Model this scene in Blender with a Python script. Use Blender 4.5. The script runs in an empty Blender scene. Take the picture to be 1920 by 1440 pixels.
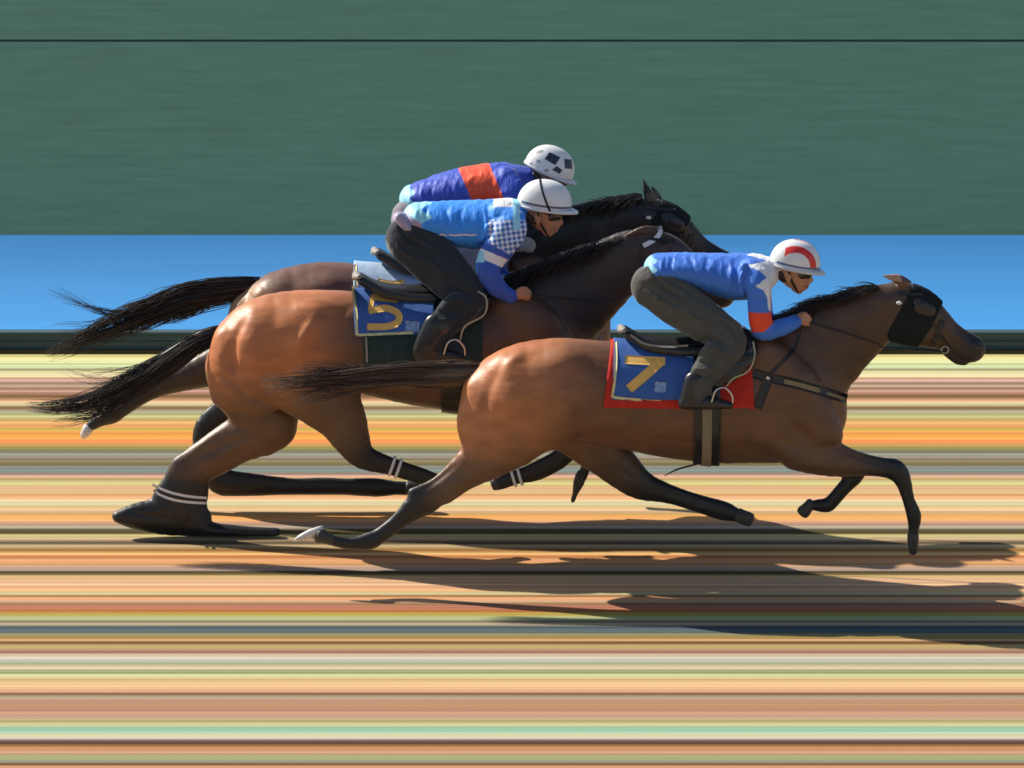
import bpy, math, random
import numpy as np
from mathutils import Vector
from mathutils.bvhtree import BVHTree
from mathutils import noise as mnoise

sc = bpy.context.scene
COL = sc.collection
# ------------------------------------------------------------------ camera
W, H, S = 1920.0, 1440.0, 300.0
PITCH, DIST = math.radians(14.0), 40.0
FPX = S * DIST
TGT = np.array([0.0, 0.0, 1.254])
FWD = np.array([0.0, math.cos(PITCH), -math.sin(PITCH)])
UPV = np.array([0.0, math.sin(PITCH), math.cos(PITCH)])
CAM = TGT - FWD * DIST
cam = bpy.data.cameras.new('camera')
cam.sensor_width = 36.0
cam.lens = 36.0 * FPX / W
cam.clip_end = 2000.0
cob = bpy.data.objects.new('camera', cam)
COL.objects.link(cob)
cob.location = CAM.tolist()
cob.rotation_euler = (math.pi / 2 - PITCH, 0, 0)
sc.camera = cob
# ------------------------------------------------------------------ light
SUN_EL, SUN_AZ = math.radians(39.0), math.radians(30.0)     # azimuth: degrees behind pure left
SD = np.array([-math.cos(SUN_EL) * math.cos(SUN_AZ), math.cos(SUN_EL) * math.sin(SUN_AZ), math.sin(SUN_EL)])
world = bpy.data.worlds.new('World')
sc.world = world
world.use_nodes = True
nt = world.node_tree
nt.nodes.clear()
sky = nt.nodes.new('ShaderNodeTexSky')
sky.sky_type = 'NISHITA'
sky.sun_disc = False
sky.sun_elevation = SUN_EL
sky.sun_rotation = math.atan2(SD[0], SD[1])
bg = nt.nodes.new('ShaderNodeBackground')
bg.inputs['Strength'].default_value = 0.092
wo = nt.nodes.new('ShaderNodeOutputWorld')
nt.links.new(sky.outputs[0], bg.inputs[0])
nt.links.new(bg.outputs[0], wo.inputs[0])
sl = bpy.data.lights.new('sun', 'SUN')
sl.energy = 5.0
sl.angle = math.radians(0.6)
sl.color = (1.0, 0.93, 0.82)
so = bpy.data.objects.new('sun', sl)
COL.objects.link(so)
so.rotation_euler = Vector(SD.tolist()).to_track_quat('Z', 'Y').to_euler()
sc.view_settings.view_transform = 'Standard'
sc.view_settings.look = 'None'
sc.view_settings.exposure = 0.35
sc.view_settings.gamma = 1.0
sc.cycles.filter_width = 1.6

# ------------------------------------------------------------------ helpers
def U(px, py, Y):
    d = FWD + (px - W / 2) / FPX * np.array([1.0, 0, 0]) - (py - H / 2) / FPX * UPV
    t = (Y - CAM[1]) / d[1]
    return CAM + d * t

def ray(px, py):
    d = FWD + (px - W / 2) / FPX * np.array([1.0, 0, 0]) - (py - H / 2) / FPX * UPV
    return d / np.linalg.norm(d)

def ground_Y(py):
    d = ray(960, py)
    t = -CAM[2] / d[2]
    return CAM[1] + d[1] * t

def PROJ(P, Y0=None):
    P = np.atleast_2d(P).astype(float).copy()
    if Y0 is not None:
        P[:, 1] = Y0 - np.abs(P[:, 1] - Y0)
    q = P - CAM
    dep = q @ FWD
    return 960 + FPX * q[:, 0] / dep, 720 - FPX * (q @ UPV) / dep

def lin(c):
    return tuple(((v / 255.0) / 12.92 if v / 255.0 <= 0.04045 else ((v / 255.0 + 0.055) / 1.055) ** 2.4) for v in c[:3])

def wloc(o):
    v = Vector((0, 0, 0))
    while o is not None:
        v = v + o.location
        o = o.parent
    return v

def tag(o, label=None, cat=None, group=None, kind=None):
    if label: o['label'] = label
    if cat: o['category'] = cat
    if group: o['group'] = group
    if kind: o['kind'] = kind
    return o

def thing(name, loc, label, cat, group=None):
    o = bpy.data.objects.new(name, None)
    o.empty_display_size = 0.2
    COL.objects.link(o)
    o.location = tuple(float(v) for v in loc)
    return tag(o, label, cat, group)

def obj(name, V, F, m, parent=None, col=None, smooth=True):
    V = np.asarray(V, float)
    if parent is not None:
        V = V - np.array(wloc(parent))
    me = bpy.data.meshes.new(name)
    F = F.tolist() if isinstance(F, np.ndarray) else F
    me.from_pydata(V.tolist(), [], F)
    if smooth:
        me.polygons.foreach_set('use_smooth', [True] * len(me.polygons))
    if col is not None:
        a = me.color_attributes.new('Col', 'FLOAT_COLOR', 'POINT')
        c4 = np.ones((len(V), 4), np.float32)
        c4[:, :3] = np.asarray(col)
        a.data.foreach_set('color', c4.ravel())
    me.materials.append(m)
    me.update()
    o = bpy.data.objects.new(name, me)
    COL.objects.link(o)
    if parent is not None:
        o.parent = parent
    return o

def mat(name, color=(0.5, 0.5, 0.5), rough=0.6, spec=0.4, attr=False, noise=0.15, nscale=30.0, stretch=(1, 1, 1),
        bump=0.1, bscale=80.0, metallic=0.0, sheen=0.0, coat=0.0, bdist=0.004, bstretch=None, srough=0.4):
    m = bpy.data.materials.new(name)
    m.use_nodes = True
    t = m.node_tree
    b = t.nodes['Principled BSDF']
    b.inputs['Roughness'].default_value = rough
    b.inputs['Specular IOR Level'].default_value = spec
    b.inputs['Metallic'].default_value = metallic
    if sheen:
        b.inputs['Sheen Weight'].default_value = sheen
        b.inputs['Sheen Roughness'].default_value = srough
    if coat:
        b.inputs['Coat Weight'].default_value = coat
    tc = t.nodes.new('ShaderNodeTexCoord')
    mp = t.nodes.new('ShaderNodeMapping')
    mp.inputs['Scale'].default_value = stretch
    t.links.new(tc.outputs['Object'], mp.inputs[0])
    n = t.nodes.new('ShaderNodeTexNoise')
    n.inputs['Scale'].default_value = nscale
    n.inputs['Detail'].default_value = 5
    t.links.new(mp.outputs[0], n.inputs['Vector'])
    mr = t.nodes.new('ShaderNodeMapRange')
    mr.inputs['From Min'].default_value = 0.25
    mr.inputs['From Max'].default_value = 0.75
    mr.inputs['To Min'].default_value = 1 - noise
    mr.inputs['To Max'].default_value = 1 + noise
    t.links.new(n.outputs[0], mr.inputs[0])
    mx = t.nodes.new('ShaderNodeVectorMath')
    mx.operation = 'SCALE'
    if attr:
        a = t.nodes.new('ShaderNodeAttribute')
        a.attribute_name = 'Col'
        t.links.new(a.outputs['Color'], mx.inputs[0])
    else:
        mx.inputs[0].default_value = color
    t.links.new(mr.outputs[0], mx.inputs['Scale'])
    t.links.new(mx.outputs[0], b.inputs['Base Color'])
    if bump:
        n2 = t.nodes.new('ShaderNodeTexNoise')
        n2.inputs['Scale'].default_value = bscale
        n2.inputs['Detail'].default_value = 6
        if bstretch:
            mp2 = t.nodes.new('ShaderNodeMapping')
            mp2.inputs['Scale'].default_value = bstretch
            t.links.new(tc.outputs['Object'], mp2.inputs[0])
            t.links.new(mp2.outputs[0], n2.inputs['Vector'])
        else:
            t.links.new(tc.outputs['Object'], n2.inputs['Vector'])
        bp = t.nodes.new('ShaderNodeBump')
        bp.inputs['Strength'].default_value = bump
        bp.inputs['Distance'].default_value = bdist
        t.links.new(n2.outputs[0], bp.inputs['Height'])
        t.links.new(bp.outputs[0], b.inputs['Normal'])
    return m

def catmull(N, sub):
    N = np.asarray(N, float)
    if len(N) < 3 or sub <= 1:
        return N
    P = np.vstack([2 * N[0] - N[1], N, 2 * N[-1] - N[-2]])
    out = []
    for i in range(1, len(P) - 2):
        p0, p1, p2, p3 = P[i - 1], P[i], P[i + 1], P[i + 2]
        for k in range(sub):
            t = k / sub
            v = 0.5 * ((2 * p1) + (-p0 + p2) * t + (2 * p0 - 5 * p1 + 4 * p2 - p3) * t * t + (-p0 + 3 * p1 - 3 * p2 + p3) * t ** 3)
            lo, hi = np.minimum(p1, p2), np.maximum(p1, p2)
            v[3:5] = np.clip(v[3:5], lo[3:5], hi[3:5])
            out.append(v)
    out.append(P[-2])
    return np.array(out)

class Chain:
    """nodes: rows (x,y,z,a,b,c); a = half thickness in the side view, b = lateral half width, c = colour value"""
    def __init__(self, nodes, k=0.03, sub=3):
        n = catmull(nodes, sub)
        self.n = n
        self.k = k
    def field(self, P, want_c=False):
        best = np.full(P.shape[:-1], 9.0, np.float32)
        cc = np.zeros(P.shape[:-1], np.float32) if want_c else None
        n = self.n
        for i in range(len(n) - 1):
            d = n[i + 1, :3] - n[i, :3]
            L = np.linalg.norm(d)
            if L < 1e-6: continue
            d = d / L
            Lh = np.array([0, 1.0, 0]) - d[1] * d
            Lh /= np.linalg.norm(Lh)
            q = P - n[i, :3].astype(np.float32)
            s = q @ d.astype(np.float32)
            t = np.clip(s / L, 0, 1)
            q = q - (t * L)[..., None] * d.astype(np.float32)
            v = q @ Lh.astype(np.float32)
            u2 = np.maximum((q * q).sum(-1) - v * v, 0)
            a = n[i, 3] + (n[i + 1, 3] - n[i, 3]) * t
            b = n[i, 4] + (n[i + 1, 4] - n[i, 4]) * t
            k0 = np.sqrt(u2 / a ** 2 + v * v / b ** 2)
            k1 = np.sqrt(u2 / a ** 4 + v * v / b ** 4)
            f = np.where(k1 > 1e-5, k0 * (k0 - 1) / np.maximum(k1, 1e-5), -np.minimum(a, b))
            if want_c:
                m = f < best
                cc = np.where(m, n[i, 5] + (n[i + 1, 5] - n[i, 5]) * t, cc)
            best = np.minimum(best, f)
        return (best, cc) if want_c else best

def sdf_mesh(chains, vox, cut=None, inflate=0.0):
    allp = np.vstack([c.n for c in chains])
    R = np.maximum(allp[:, 3], allp[:, 4])[:, None]
    lo = (allp[:, :3] - R).min(0) - 0.03 - inflate
    hi = (allp[:, :3] + R).max(0) + 0.03 + inflate
    dims = np.ceil((hi - lo) / vox).astype(int) + 1
    F = np.full(dims, 1.0, np.float32)
    ax = [lo[i] + np.arange(dims[i]) * vox for i in range(3)]
    for c in chains:
        Fl = None
        # chain processed in groups of segments so every group works on its own small box
        n = c.n
        cl = (n[:, :3] - np.maximum(n[:, 3], n[:, 4])[:, None]).min(0) - c.k - 3 * vox - inflate
        ch = (n[:, :3] + np.maximum(n[:, 3], n[:, 4])[:, None]).max(0) + c.k + 3 * vox + inflate
        i0 = np.clip(((cl - lo) / vox).astype(int), 0, dims)
        i1 = np.clip(((ch - lo) / vox).astype(int) + 2, 0, dims)
        Fl = np.full(i1 - i0, 1.0, np.float32)
        for s in range(len(n) - 1):
            seg = n[s:s + 2]
            r = max(seg[:, 3].max(), seg[:, 4].max()) + c.k + 3 * vox + inflate
            j0 = np.clip(((seg[:, :3].min(0) - r - lo) / vox).astype(int), i0, i1)
            j1 = np.clip(((seg[:, :3].max(0) + r - lo) / vox).astype(int) + 2, i0, i1)
            if (j1 <= j0).any(): continue
            G = np.stack(np.meshgrid(*[ax[k][j0[k]:j1[k]] for k in range(3)], indexing='ij'), -1).astype(np.float32)
            sub = Chain.__new__(Chain); sub.n = seg; sub.k = c.k
            f = sub.field(G)
            sl_ = tuple(slice(j0[k] - i0[k], j1[k] - i0[k]) for k in range(3))
            Fl[sl_] = np.minimum(Fl[sl_], f)
        sl_ = tuple(slice(i0[k], i1[k]) for k in range(3))
        A = F[sl_]
        k = c.k
        h = np.clip(0.5 + 0.5 * (Fl - A) / k, 0, 1)
        F[sl_] = Fl + (A - Fl) * h - k * h * (1 - h)
    F -= inflate
    if cut is not None:
        G = np.stack(np.meshgrid(*ax, indexing='ij'), -1)
        F = np.maximum(F, cut(G)).astype(np.float32)
    return surface_nets(F, lo, vox)

def surface_nets(F, lo, vox):
    F = F.copy()
    F[0], F[-1], F[:, 0], F[:, -1], F[:, :, 0], F[:, :, -1] = 1, 1, 1, 1, 1, 1
    ins = F < 0
    dims = F.shape
    c = ins[:-1, :-1, :-1].astype(np.int8)
    tot = np.zeros(tuple(d - 1 for d in dims), np.int8)
    for dx in (0, 1):
        for dy in (0, 1):
            for dz in (0, 1):
                tot += ins[dx:dims[0] - 1 + dx, dy:dims[1] - 1 + dy, dz:dims[2] - 1 + dz]
    mask = (tot > 0) & (tot < 8)
    idx = np.argwhere(mask)
    ids = np.full(mask.shape, -1, np.int64)
    ids[mask] = np.arange(len(idx))
    acc = np.zeros((len(idx), 3)); cnt = np.zeros(len(idx))
    for axis in range(3):
        o1, o2 = [a for a in range(3) if a != axis]
        for p in (0, 1):
            for q in (0, 1):
                off = np.zeros(3, int); off[o1] = p; off[o2] = q
                A = idx + off
                B = A.copy(); B[:, axis] += 1
                fa = F[A[:, 0], A[:, 1], A[:, 2]]; fb = F[B[:, 0], B[:, 1], B[:, 2]]
                m = (fa < 0) != (fb < 0)
                t = fa[m] / (fa[m] - fb[m])
                P = off[None, :].repeat(m.sum(), 0).astype(float)
                P[:, axis] += t
                acc[m] += P; cnt[m] += 1
    V = lo + (idx + acc / cnt[:, None]) * vox
    faces = []
    for axis in range(3):
        o1, o2 = (axis + 1) % 3, (axis + 2) % 3
        sa = [slice(None)] * 3; sb = [slice(None)] * 3
        sa[axis] = slice(0, -1); sb[axis] = slice(1, None)
        e = ins[tuple(sa)] != ins[tuple(sb)]
        flip = ins[tuple(sa)]
        E = np.argwhere(e)
        E = E[(E[:, o1] > 0) & (E[:, o2] > 0) & (E[:, o1] < dims[o1] - 1) & (E[:, o2] < dims[o2] - 1)]
        fl = flip[E[:, 0], E[:, 1], E[:, 2]]
        def at(d1, d2):
            Q = E.copy(); Q[:, o1] += d1; Q[:, o2] += d2
            return ids[Q[:, 0], Q[:, 1], Q[:, 2]]
        q = np.stack([at(-1, -1), at(0, -1), at(0, 0), at(-1, 0)], 1)
        q[~fl] = q[~fl][:, ::-1]
        faces.append(q)
    Fc = np.vstack(faces)
    Fc = Fc[(Fc >= 0).all(1)]
    # two light smoothing passes
    e = np.vstack([Fc[:, [0, 1]], Fc[:, [1, 2]], Fc[:, [2, 3]], Fc[:, [3, 0]]])
    for it in range(2):
        s = np.zeros_like(V); n = np.zeros(len(V))
        for a in range(3):
            s[:, a] = np.bincount(e[:, 0], V[e[:, 1], a], len(V)) + np.bincount(e[:, 1], V[e[:, 0], a], len(V))
        n = np.bincount(e[:, 0], minlength=len(V)) + np.bincount(e[:, 1], minlength=len(V))
        V = V * 0.5 + 0.5 * s / n[:, None]
    return V, Fc

def chain_colour(chains, V):
    num = np.zeros(len(V)); den = np.zeros(len(V))
    for c in chains:
        f, cc = c.field(V.astype(np.float32), True)
        w = np.exp(-np.clip(f, -0.01, 1) / 0.012)
        num += w * cc; den += w
    return num / np.maximum(den, 1e-9)

def vnormals(V, F):
    a = np.cross(V[F[:, 2]] - V[F[:, 0]], V[F[:, 3]] - V[F[:, 1]])
    N = np.zeros_like(V)
    for k in range(4):
        for c in range(3):
            N[:, c] += np.bincount(F[:, k], a[:, c], len(V))
    return N / (np.linalg.norm(N, axis=1)[:, None] + 1e-12)

def ripple(V, F, amp, sc_, seed=0, ridge=False, aniso=(1, 1, 1)):
    N = vnormals(V, F)
    Q = V * np.array(aniso) * sc_ + seed * 13.7
    n = np.array([mnoise.noise(Vector(q)) for q in Q.tolist()])
    if ridge:
        n = 0.35 - np.abs(n)
    return V + N * (n * amp)[:, None]

def grooves(V, F, Y0, lines):
    """muscle relief: (polyline px, width px, height m) raised or cut along the near side and its mirror"""
    for pts, w, hgt in lines:
        N = vnormals(V, F)
        px, py = PROJ(V)
        P = smooth_path(np.array(pts, float), 40)
        m = (px > P[:, 0].min() - 4 * w) & (px < P[:, 0].max() + 4 * w) & (py > P[:, 1].min() - 4 * w) & (py < P[:, 1].max() + 4 * w) & (N[:, 1] < .25)
        Q = np.stack([px[m], py[m]], 1)
        D = np.hypot(Q[:, None, 0] - P[None, :, 0], Q[:, None, 1] - P[None, :, 1])
        k = D.argmin(1); d = D.min(1)
        end = np.sin(np.clip(k / 39, .02, .98) * math.pi) ** .6
        V[m] += N[m] * (hgt * end * np.exp(-(d / w) ** 2))[:, None]
    return V

def bvh(V, F):
    return BVHTree.FromPolygons([Vector(v) for v in np.asarray(V).tolist()], [list(f) for f in np.asarray(F).tolist()])

def loft(rings, n=16, cap=True):
    """rings: (x,y,z,a,b) -> elliptical tube"""
    R = np.asarray(rings, float)
    V, F = [], []
    for i, r in enumerate(R):
        d = (R[min(i + 1, len(R) - 1), :3] - R[max(i - 1, 0), :3])
        if np.linalg.norm(d) < 1e-7: d = np.array([1.0, 0, 0])
        d /= np.linalg.norm(d)
        L = np.array([0, 1.0, 0]) - d[1] * d
        if np.linalg.norm(L) < 1e-3: L = np.array([0, 0, 1.0]) - d[2] * d
        L /= np.linalg.norm(L)
        Up = np.cross(d, L)
        for k in range(n):
            t = 2 * math.pi * k / n
            V.append(r[:3] + Up * r[3] * math.cos(t) + L * r[4] * math.sin(t))
    for i in range(len(R) - 1):
        for k in range(n):
            a, b = i * n + k, i * n + (k + 1) % n
            F.append([a, b, b + n, a + n])
    if cap:
        F.append(list(range(n))[::-1])
        F.append([(len(R) - 1) * n + k for k in range(n)])
    return V, F

def merge(parts):
    V, F = [], []
    for v, f in parts:
        o = len(V)
        V += [list(x) for x in v]
        F += [[i + o for i in q] for q in f]
    return V, F

def resample(P, n):
    P = np.asarray(P, float)
    d = np.r_[0, np.cumsum(np.linalg.norm(np.diff(P, axis=0), axis=1))]
    t = np.linspace(0, d[-1], n)
    return np.stack([np.interp(t, d, P[:, i]) for i in range(P.shape[1])], 1)

def smooth_path(P, n):
    P = np.asarray(P, float)
    if len(P) > 2:
        Q = np.hstack([P, np.zeros((len(P), 6 - P.shape[1]))]) if P.shape[1] < 6 else P
        Q = catmull_free(P, 8)
    else:
        Q = P
    return resample(Q, n)

def catmull_free(N, sub):
    P = np.vstack([2 * N[0] - N[1], N, 2 * N[-1] - N[-2]])
    out = []
    for i in range(1, len(P) - 2):
        p0, p1, p2, p3 = P[i - 1], P[i], P[i + 1], P[i + 2]
        for k in range(sub):
            t = k / sub
            out.append(0.5 * ((2 * p1) + (-p0 + p2) * t + (2 * p0 - 5 * p1 + 4 * p2 - p3) * t * t + (-p0 + 3 * p1 - 3 * p2 + p3) * t ** 3))
    out.append(P[-2])
    return np.array(out)

def tube(P, r, n=8, k=30):
    P = smooth_path(P, k)
    rr = np.full((len(P), 1), r) if np.isscalar(r) else np.interp(np.linspace(0, 1, len(P)), np.linspace(0, 1, len(r)), r)[:, None]
    return loft(np.hstack([P, rr, rr]), n)

def drape_pt(px, py, B, fallY):
    d = ray(px, py)
    o = CAM + d * 30
    h = B.ray_cast(Vector(o.tolist()), Vector(d.tolist()), 30)
    if h[0] is None:
        return U(px, py, fallY), d
    return np.array(h[0]), d

def ribbon(pts, width, B, fallY, off=0.006, thick=0.005, n=40, across=5, smooth=True):
    """strip of px width following a px polyline, laid on the surface B"""
    P = smooth_path(pts, n) if smooth else resample(pts, n)
    T = np.gradient(P, axis=0); T /= np.linalg.norm(T, axis=1)[:, None] + 1e-9
    N = np.stack([-T[:, 1], T[:, 0]], 1)
    w = np.interp(np.linspace(0, 1, n), np.linspace(0, 1, len(width)), width) if not np.isscalar(width) else np.full(n, width)
    top, bot = [], []
    for i in range(n):
        for j in range(across):
            q = P[i] + N[i] * w[i] * (j / (across - 1) - 0.5)
            h, d = drape_pt(q[0], q[1], B, fallY)
            top.append(h - d * off); bot.append(h - d * (off - thick))
    nb = len(top)
    V = top + bot
    F = []
    for i in range(n - 1):
        for j in range(across - 1):
            a = i * across + j
            F.append([a, a + 1, a + across + 1, a + across])
            F.append([nb + a, nb + a + across, nb + a + across + 1, nb + a + 1])
    def edge(seq):
        for a, b in zip(seq[:-1], seq[1:]):
            F.append([a, nb + a, nb + b, b])
    edge([i * across for i in range(n)])
    edge([i * across + across - 1 for i in range(n)][::-1])
    edge(list(range(across))[::-1])
    edge([(n - 1) * across + j for j in range(across)])
    return V, F

def wrap(B, fx0, fx1, Yc, zc, row_near, nx=40, na=70, off=0.012, thick=0.008, full=False, far_sym=True):
    """a sheet wrapped over the horse's back; fx0/fx1(py) give the left and right edge per pixel row"""
    V0, V1 = [], []
    for i in range(nx):
        s = i / (nx - 1)
        xm = 0.5 * (U(fx0(row_near), row_near, Yc)[0] * (1 - s) + U(fx1(row_near), row_near, Yc)[0] * s) * 2
        # find angle where the near side reaches the given row
        def cast(x, ph, z=zc):
            d = np.array([0, math.cos(ph), math.sin(ph)])
            o = np.array([x, Yc, z]) + d * 0.46
            h = B.ray_cast(Vector(o.tolist()), Vector((-d).tolist()), 0.46)
            p = np.array(h[0]) if h[0] is not None else np.array([x, Yc, z]) + d * 0.05
            return p, d
        if full:
            ph_a, ph_b = 0.0, 2 * math.pi
        else:
            ph_b = math.radians(240)
            for deg in range(100, 262, 2):
                p, d = cast(xm, math.radians(deg))
                if PROJ(p)[1][0] >= (row_near(s) if callable(row_near) else row_near):
                    ph_b = math.radians(deg); break
            ph_a = math.pi - ph_b
        r0, r1 = [], []
        for j in range(na):
            ph = ph_a + (ph_b - ph_a) * j / (na - 1 if not full else na)
            p, d = cast(xm, ph)
            py = PROJ(p, Yc)[1][0]
            x = U(fx0(py), py, Yc)[0] * (1 - s) + U(fx1(py), py, Yc)[0] * s
            p, d = cast(x, ph)
            r0.append(p + d * off); r1.append(p + d * (off - thick))
        V0 += r0; V1 += r1
    nb = nx * na
    V = np.array(V0 + V1)
    G = V.reshape(2, nx, na, 3)
    for it in range(2):
        M = G.copy()
        M[:, 1:-1, 1:-1] = 0.5 * G[:, 1:-1, 1:-1] + 0.125 * (G[:, :-2, 1:-1] + G[:, 2:, 1:-1] + G[:, 1:-1, :-2] + G[:, 1:-1, 2:])
        G = M
    V = G.reshape(-1, 3)
    F = []
    J = na if full else na - 1
    for i in range(nx - 1):
        for j in range(J):
            a, b = i * na + j, i * na + (j + 1) % na
            F.append([a, b, b + na, a + na])
            F.append([nb + a, nb + a + na, nb + b + na, nb + b])
    for i in (0, nx - 1):
        for j in range(J):
            a, b = i * na + j, i * na + (j + 1) % na
            q = [a, nb + a, nb + b, b]
            F.append(q if i == 0 else q[::-1])
    if not full:
        for i in range(nx - 1):
            a, b = i * na, (i + 1) * na
            F.append([a, b, nb + b, nb + a])
            a, b = a + na - 1, b + na - 1
            F.append([a, nb + a, nb + b, b])
    return V, F

def strands(guide, count, seed, w=0.003, spread=1.0, wob=0.02, tmin=0.5, seg=12, lat=1.0, fly=0.0):
    """guide rows (x,y,z,a,b): hair strands that follow it"""
    rng = np.random.default_rng(seed)
    G = catmull_free(np.asarray(guide, float), 8)
    d = np.r_[0, np.cumsum(np.linalg.norm(np.diff(G[:, :3], axis=0), axis=1))]
    d /= d[-1]
    parts = []
    for s in range(count):
        if s % 9 == 0:
            r, th = math.sqrt(rng.random()), rng.random() * 2 * math.pi
            cu, cv_ = r * math.cos(th) * spread * 1.1, r * math.sin(th) * lat
            cph, cfr, camp = rng.random() * 6.28, 1.5 + 2.5 * rng.random(), .3 + .7 * rng.random()
        u, v = cu + rng.normal() * .22, cv_ + rng.normal() * .22
        t1 = tmin + (1.0 - tmin) * rng.random() ** 0.6
        t0 = rng.random() * 0.25 * (rng.random() < 0.5)
        ph1, ph2 = rng.random(2) * 6.28
        fr = 1 + rng.random() * 2
        fl = rng.normal() * fly
        rings = []
        for k in range(seg + 1):
            q = k / seg
            t = t0 + (t1 - t0) * q
            g = np.array([np.interp(t, d, G[:, i]) for i in range(5)])
            e = np.array([np.interp(min(t + 0.02, 1), d, G[:, i]) - np.interp(max(t - 0.02, 0), d, G[:, i]) for i in range(3)])
            e /= np.linalg.norm(e) + 1e-9
            L = np.array([0, 1.0, 0]); Up = np.cross(L, e); Up /= np.linalg.norm(Up) + 1e-9
            tight = 1 - .55 * q
            u_, v_ = cu + (u - cu) * tight + camp * .45 * q * math.sin(cph + cfr * 3 * q), cv_ + (v - cv_) * tight
            p = g[:3] + Up * (u_ * g[3] + .5 * wob * q * math.sin(ph1 + fr * 3 * q) + fl * q * q) + L * (v_ * g[4] + wob * q * math.sin(ph2 + fr * 3 * q))
            ww = w * (1 - 0.85 * q ** 2) * (0.7 + 0.3 * min(1, 6 * q))
            rings.append([*p, ww, ww])
        parts.append(loft(rings, 3))
    return merge(parts)

# ------------------------------------------------------------------ materials
M_coat = mat('horse_coat', attr=True, rough=0.45, spec=0.55, noise=0.24, nscale=9, stretch=(.6, 1, 1.3), bump=0.45, bscale=95, bdist=0.004, bstretch=(0.3, 1, 1.6), sheen=0.10)
M_hair = mat('horse_hair', (0.018, 0.012, 0.010), rough=0.45, spec=0.5, noise=0.4, nscale=20, bump=0)
M_hair_brown = mat('horse_hair_brown', (0.085, 0.052, 0.035), rough=0.5, spec=0.5, noise=0.55, nscale=9, stretch=(0.4, 1, 3), bump=0)
M_hoof = mat('hoof_horn', (0.06, 0.055, 0.05), rough=0.5, noise=0.3, nscale=60, bump=0.3)
M_hoof_pale = mat('hoof_pale', (0.62, 0.60, 0.58), rough=0.35, spec=0.6, noise=0.2, nscale=50, bump=0.2)
M_eye = mat('horse_eye', (0.01, 0.008, 0.006), rough=0.08, spec=0.8, noise=0, bump=0)
M_silk = mat('jersey_silk', attr=True, rough=0.50, spec=0.35, noise=0.06, nscale=18, bump=0.7, bscale=24, bdist=0.010, bstretch=(1.8, 1, 0.5), sheen=0.15)
M_cloth = mat('trouser_cloth', attr=True, rough=0.8, spec=0.2, noise=0.14, nscale=14, bump=0.8, bscale=22, bdist=0.010, sheen=0.35)
M_pad = mat('saddle_cloth_fabric', attr=True, rough=0.7, spec=0.2, noise=0.08, nscale=25, bump=0.35, bscale=40, bdist=0.005)
M_black = mat('black_leather', (0.014, 0.015, 0.017), rough=0.38, spec=0.5, noise=0.3, nscale=20, bump=0.2, bscale=50)
M_blackcloth = mat('black_fabric', (0.012, 0.016, 0.018), rough=0.8, spec=0.2, noise=0.25, nscale=25, bump=0.4, bscale=60)
M_leather = mat('saddle_leather', (0.020, 0.020, 0.021), rough=0.33, spec=0.55, noise=0.2, nscale=15, bump=0.15, bscale=30)
M_greyleather = mat('grey_leather', (0.30, 0.27, 0.24), rough=0.5, noise=0.15, bump=0.2)
M_tan = mat('tan_webbing', (0.25, 0.20, 0.13), rough=0.75, spec=0.2, noise=0.15, nscale=60, bump=0.3, bscale=120)
M_cream = mat('cream_cord', (0.45, 0.42, 0.27), rough=0.7, noise=0.1, bump=0.1)
M_white = mat('white_tape', (0.78, 0.78, 0.78), rough=0.6, noise=0.05, bump=0.1)
M_badge = mat('badge_print', (0.26, 0.36, 0.58), rough=0.6, noise=0.45, nscale=45, bump=0.1)
M_glove = mat('grey_glove', (.30, .31, .33), rough=.8)
M_metal = mat('stirrup_steel', (0.6, 0.6, 0.6), rough=0.3, metallic=1.0, noise=0.05, bump=0)
M_red = mat('red_fabric', (0.52, 0.035, 0.022), rough=0.8, spec=0.15, noise=0.12, nscale=12, bump=0.3, bscale=50)
M_gold = mat('gold_number_fabric', (0.85, 0.50, 0.14), rough=0.7, spec=0.2, noise=0.08, bump=0.15)
M_yellow = mat('yellow_piping', (0.75, 0.66, 0.32), rough=0.6, noise=0.08, bump=0.1)
M_skin = mat('skin', attr=True, rough=0.5, spec=0.35, noise=0.08, nscale=40, bump=0.1, bscale=120)
M_helmet = mat('cap_silk', attr=True, rough=0.35, spec=0.45, noise=0.03, nscale=20, bump=0.15, bscale=14, bdist=0.006)
M_lens = mat('goggle_lens', (0.035, 0.028, 0.018), rough=0.12, spec=0.7, noise=0, bump=0)

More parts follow.
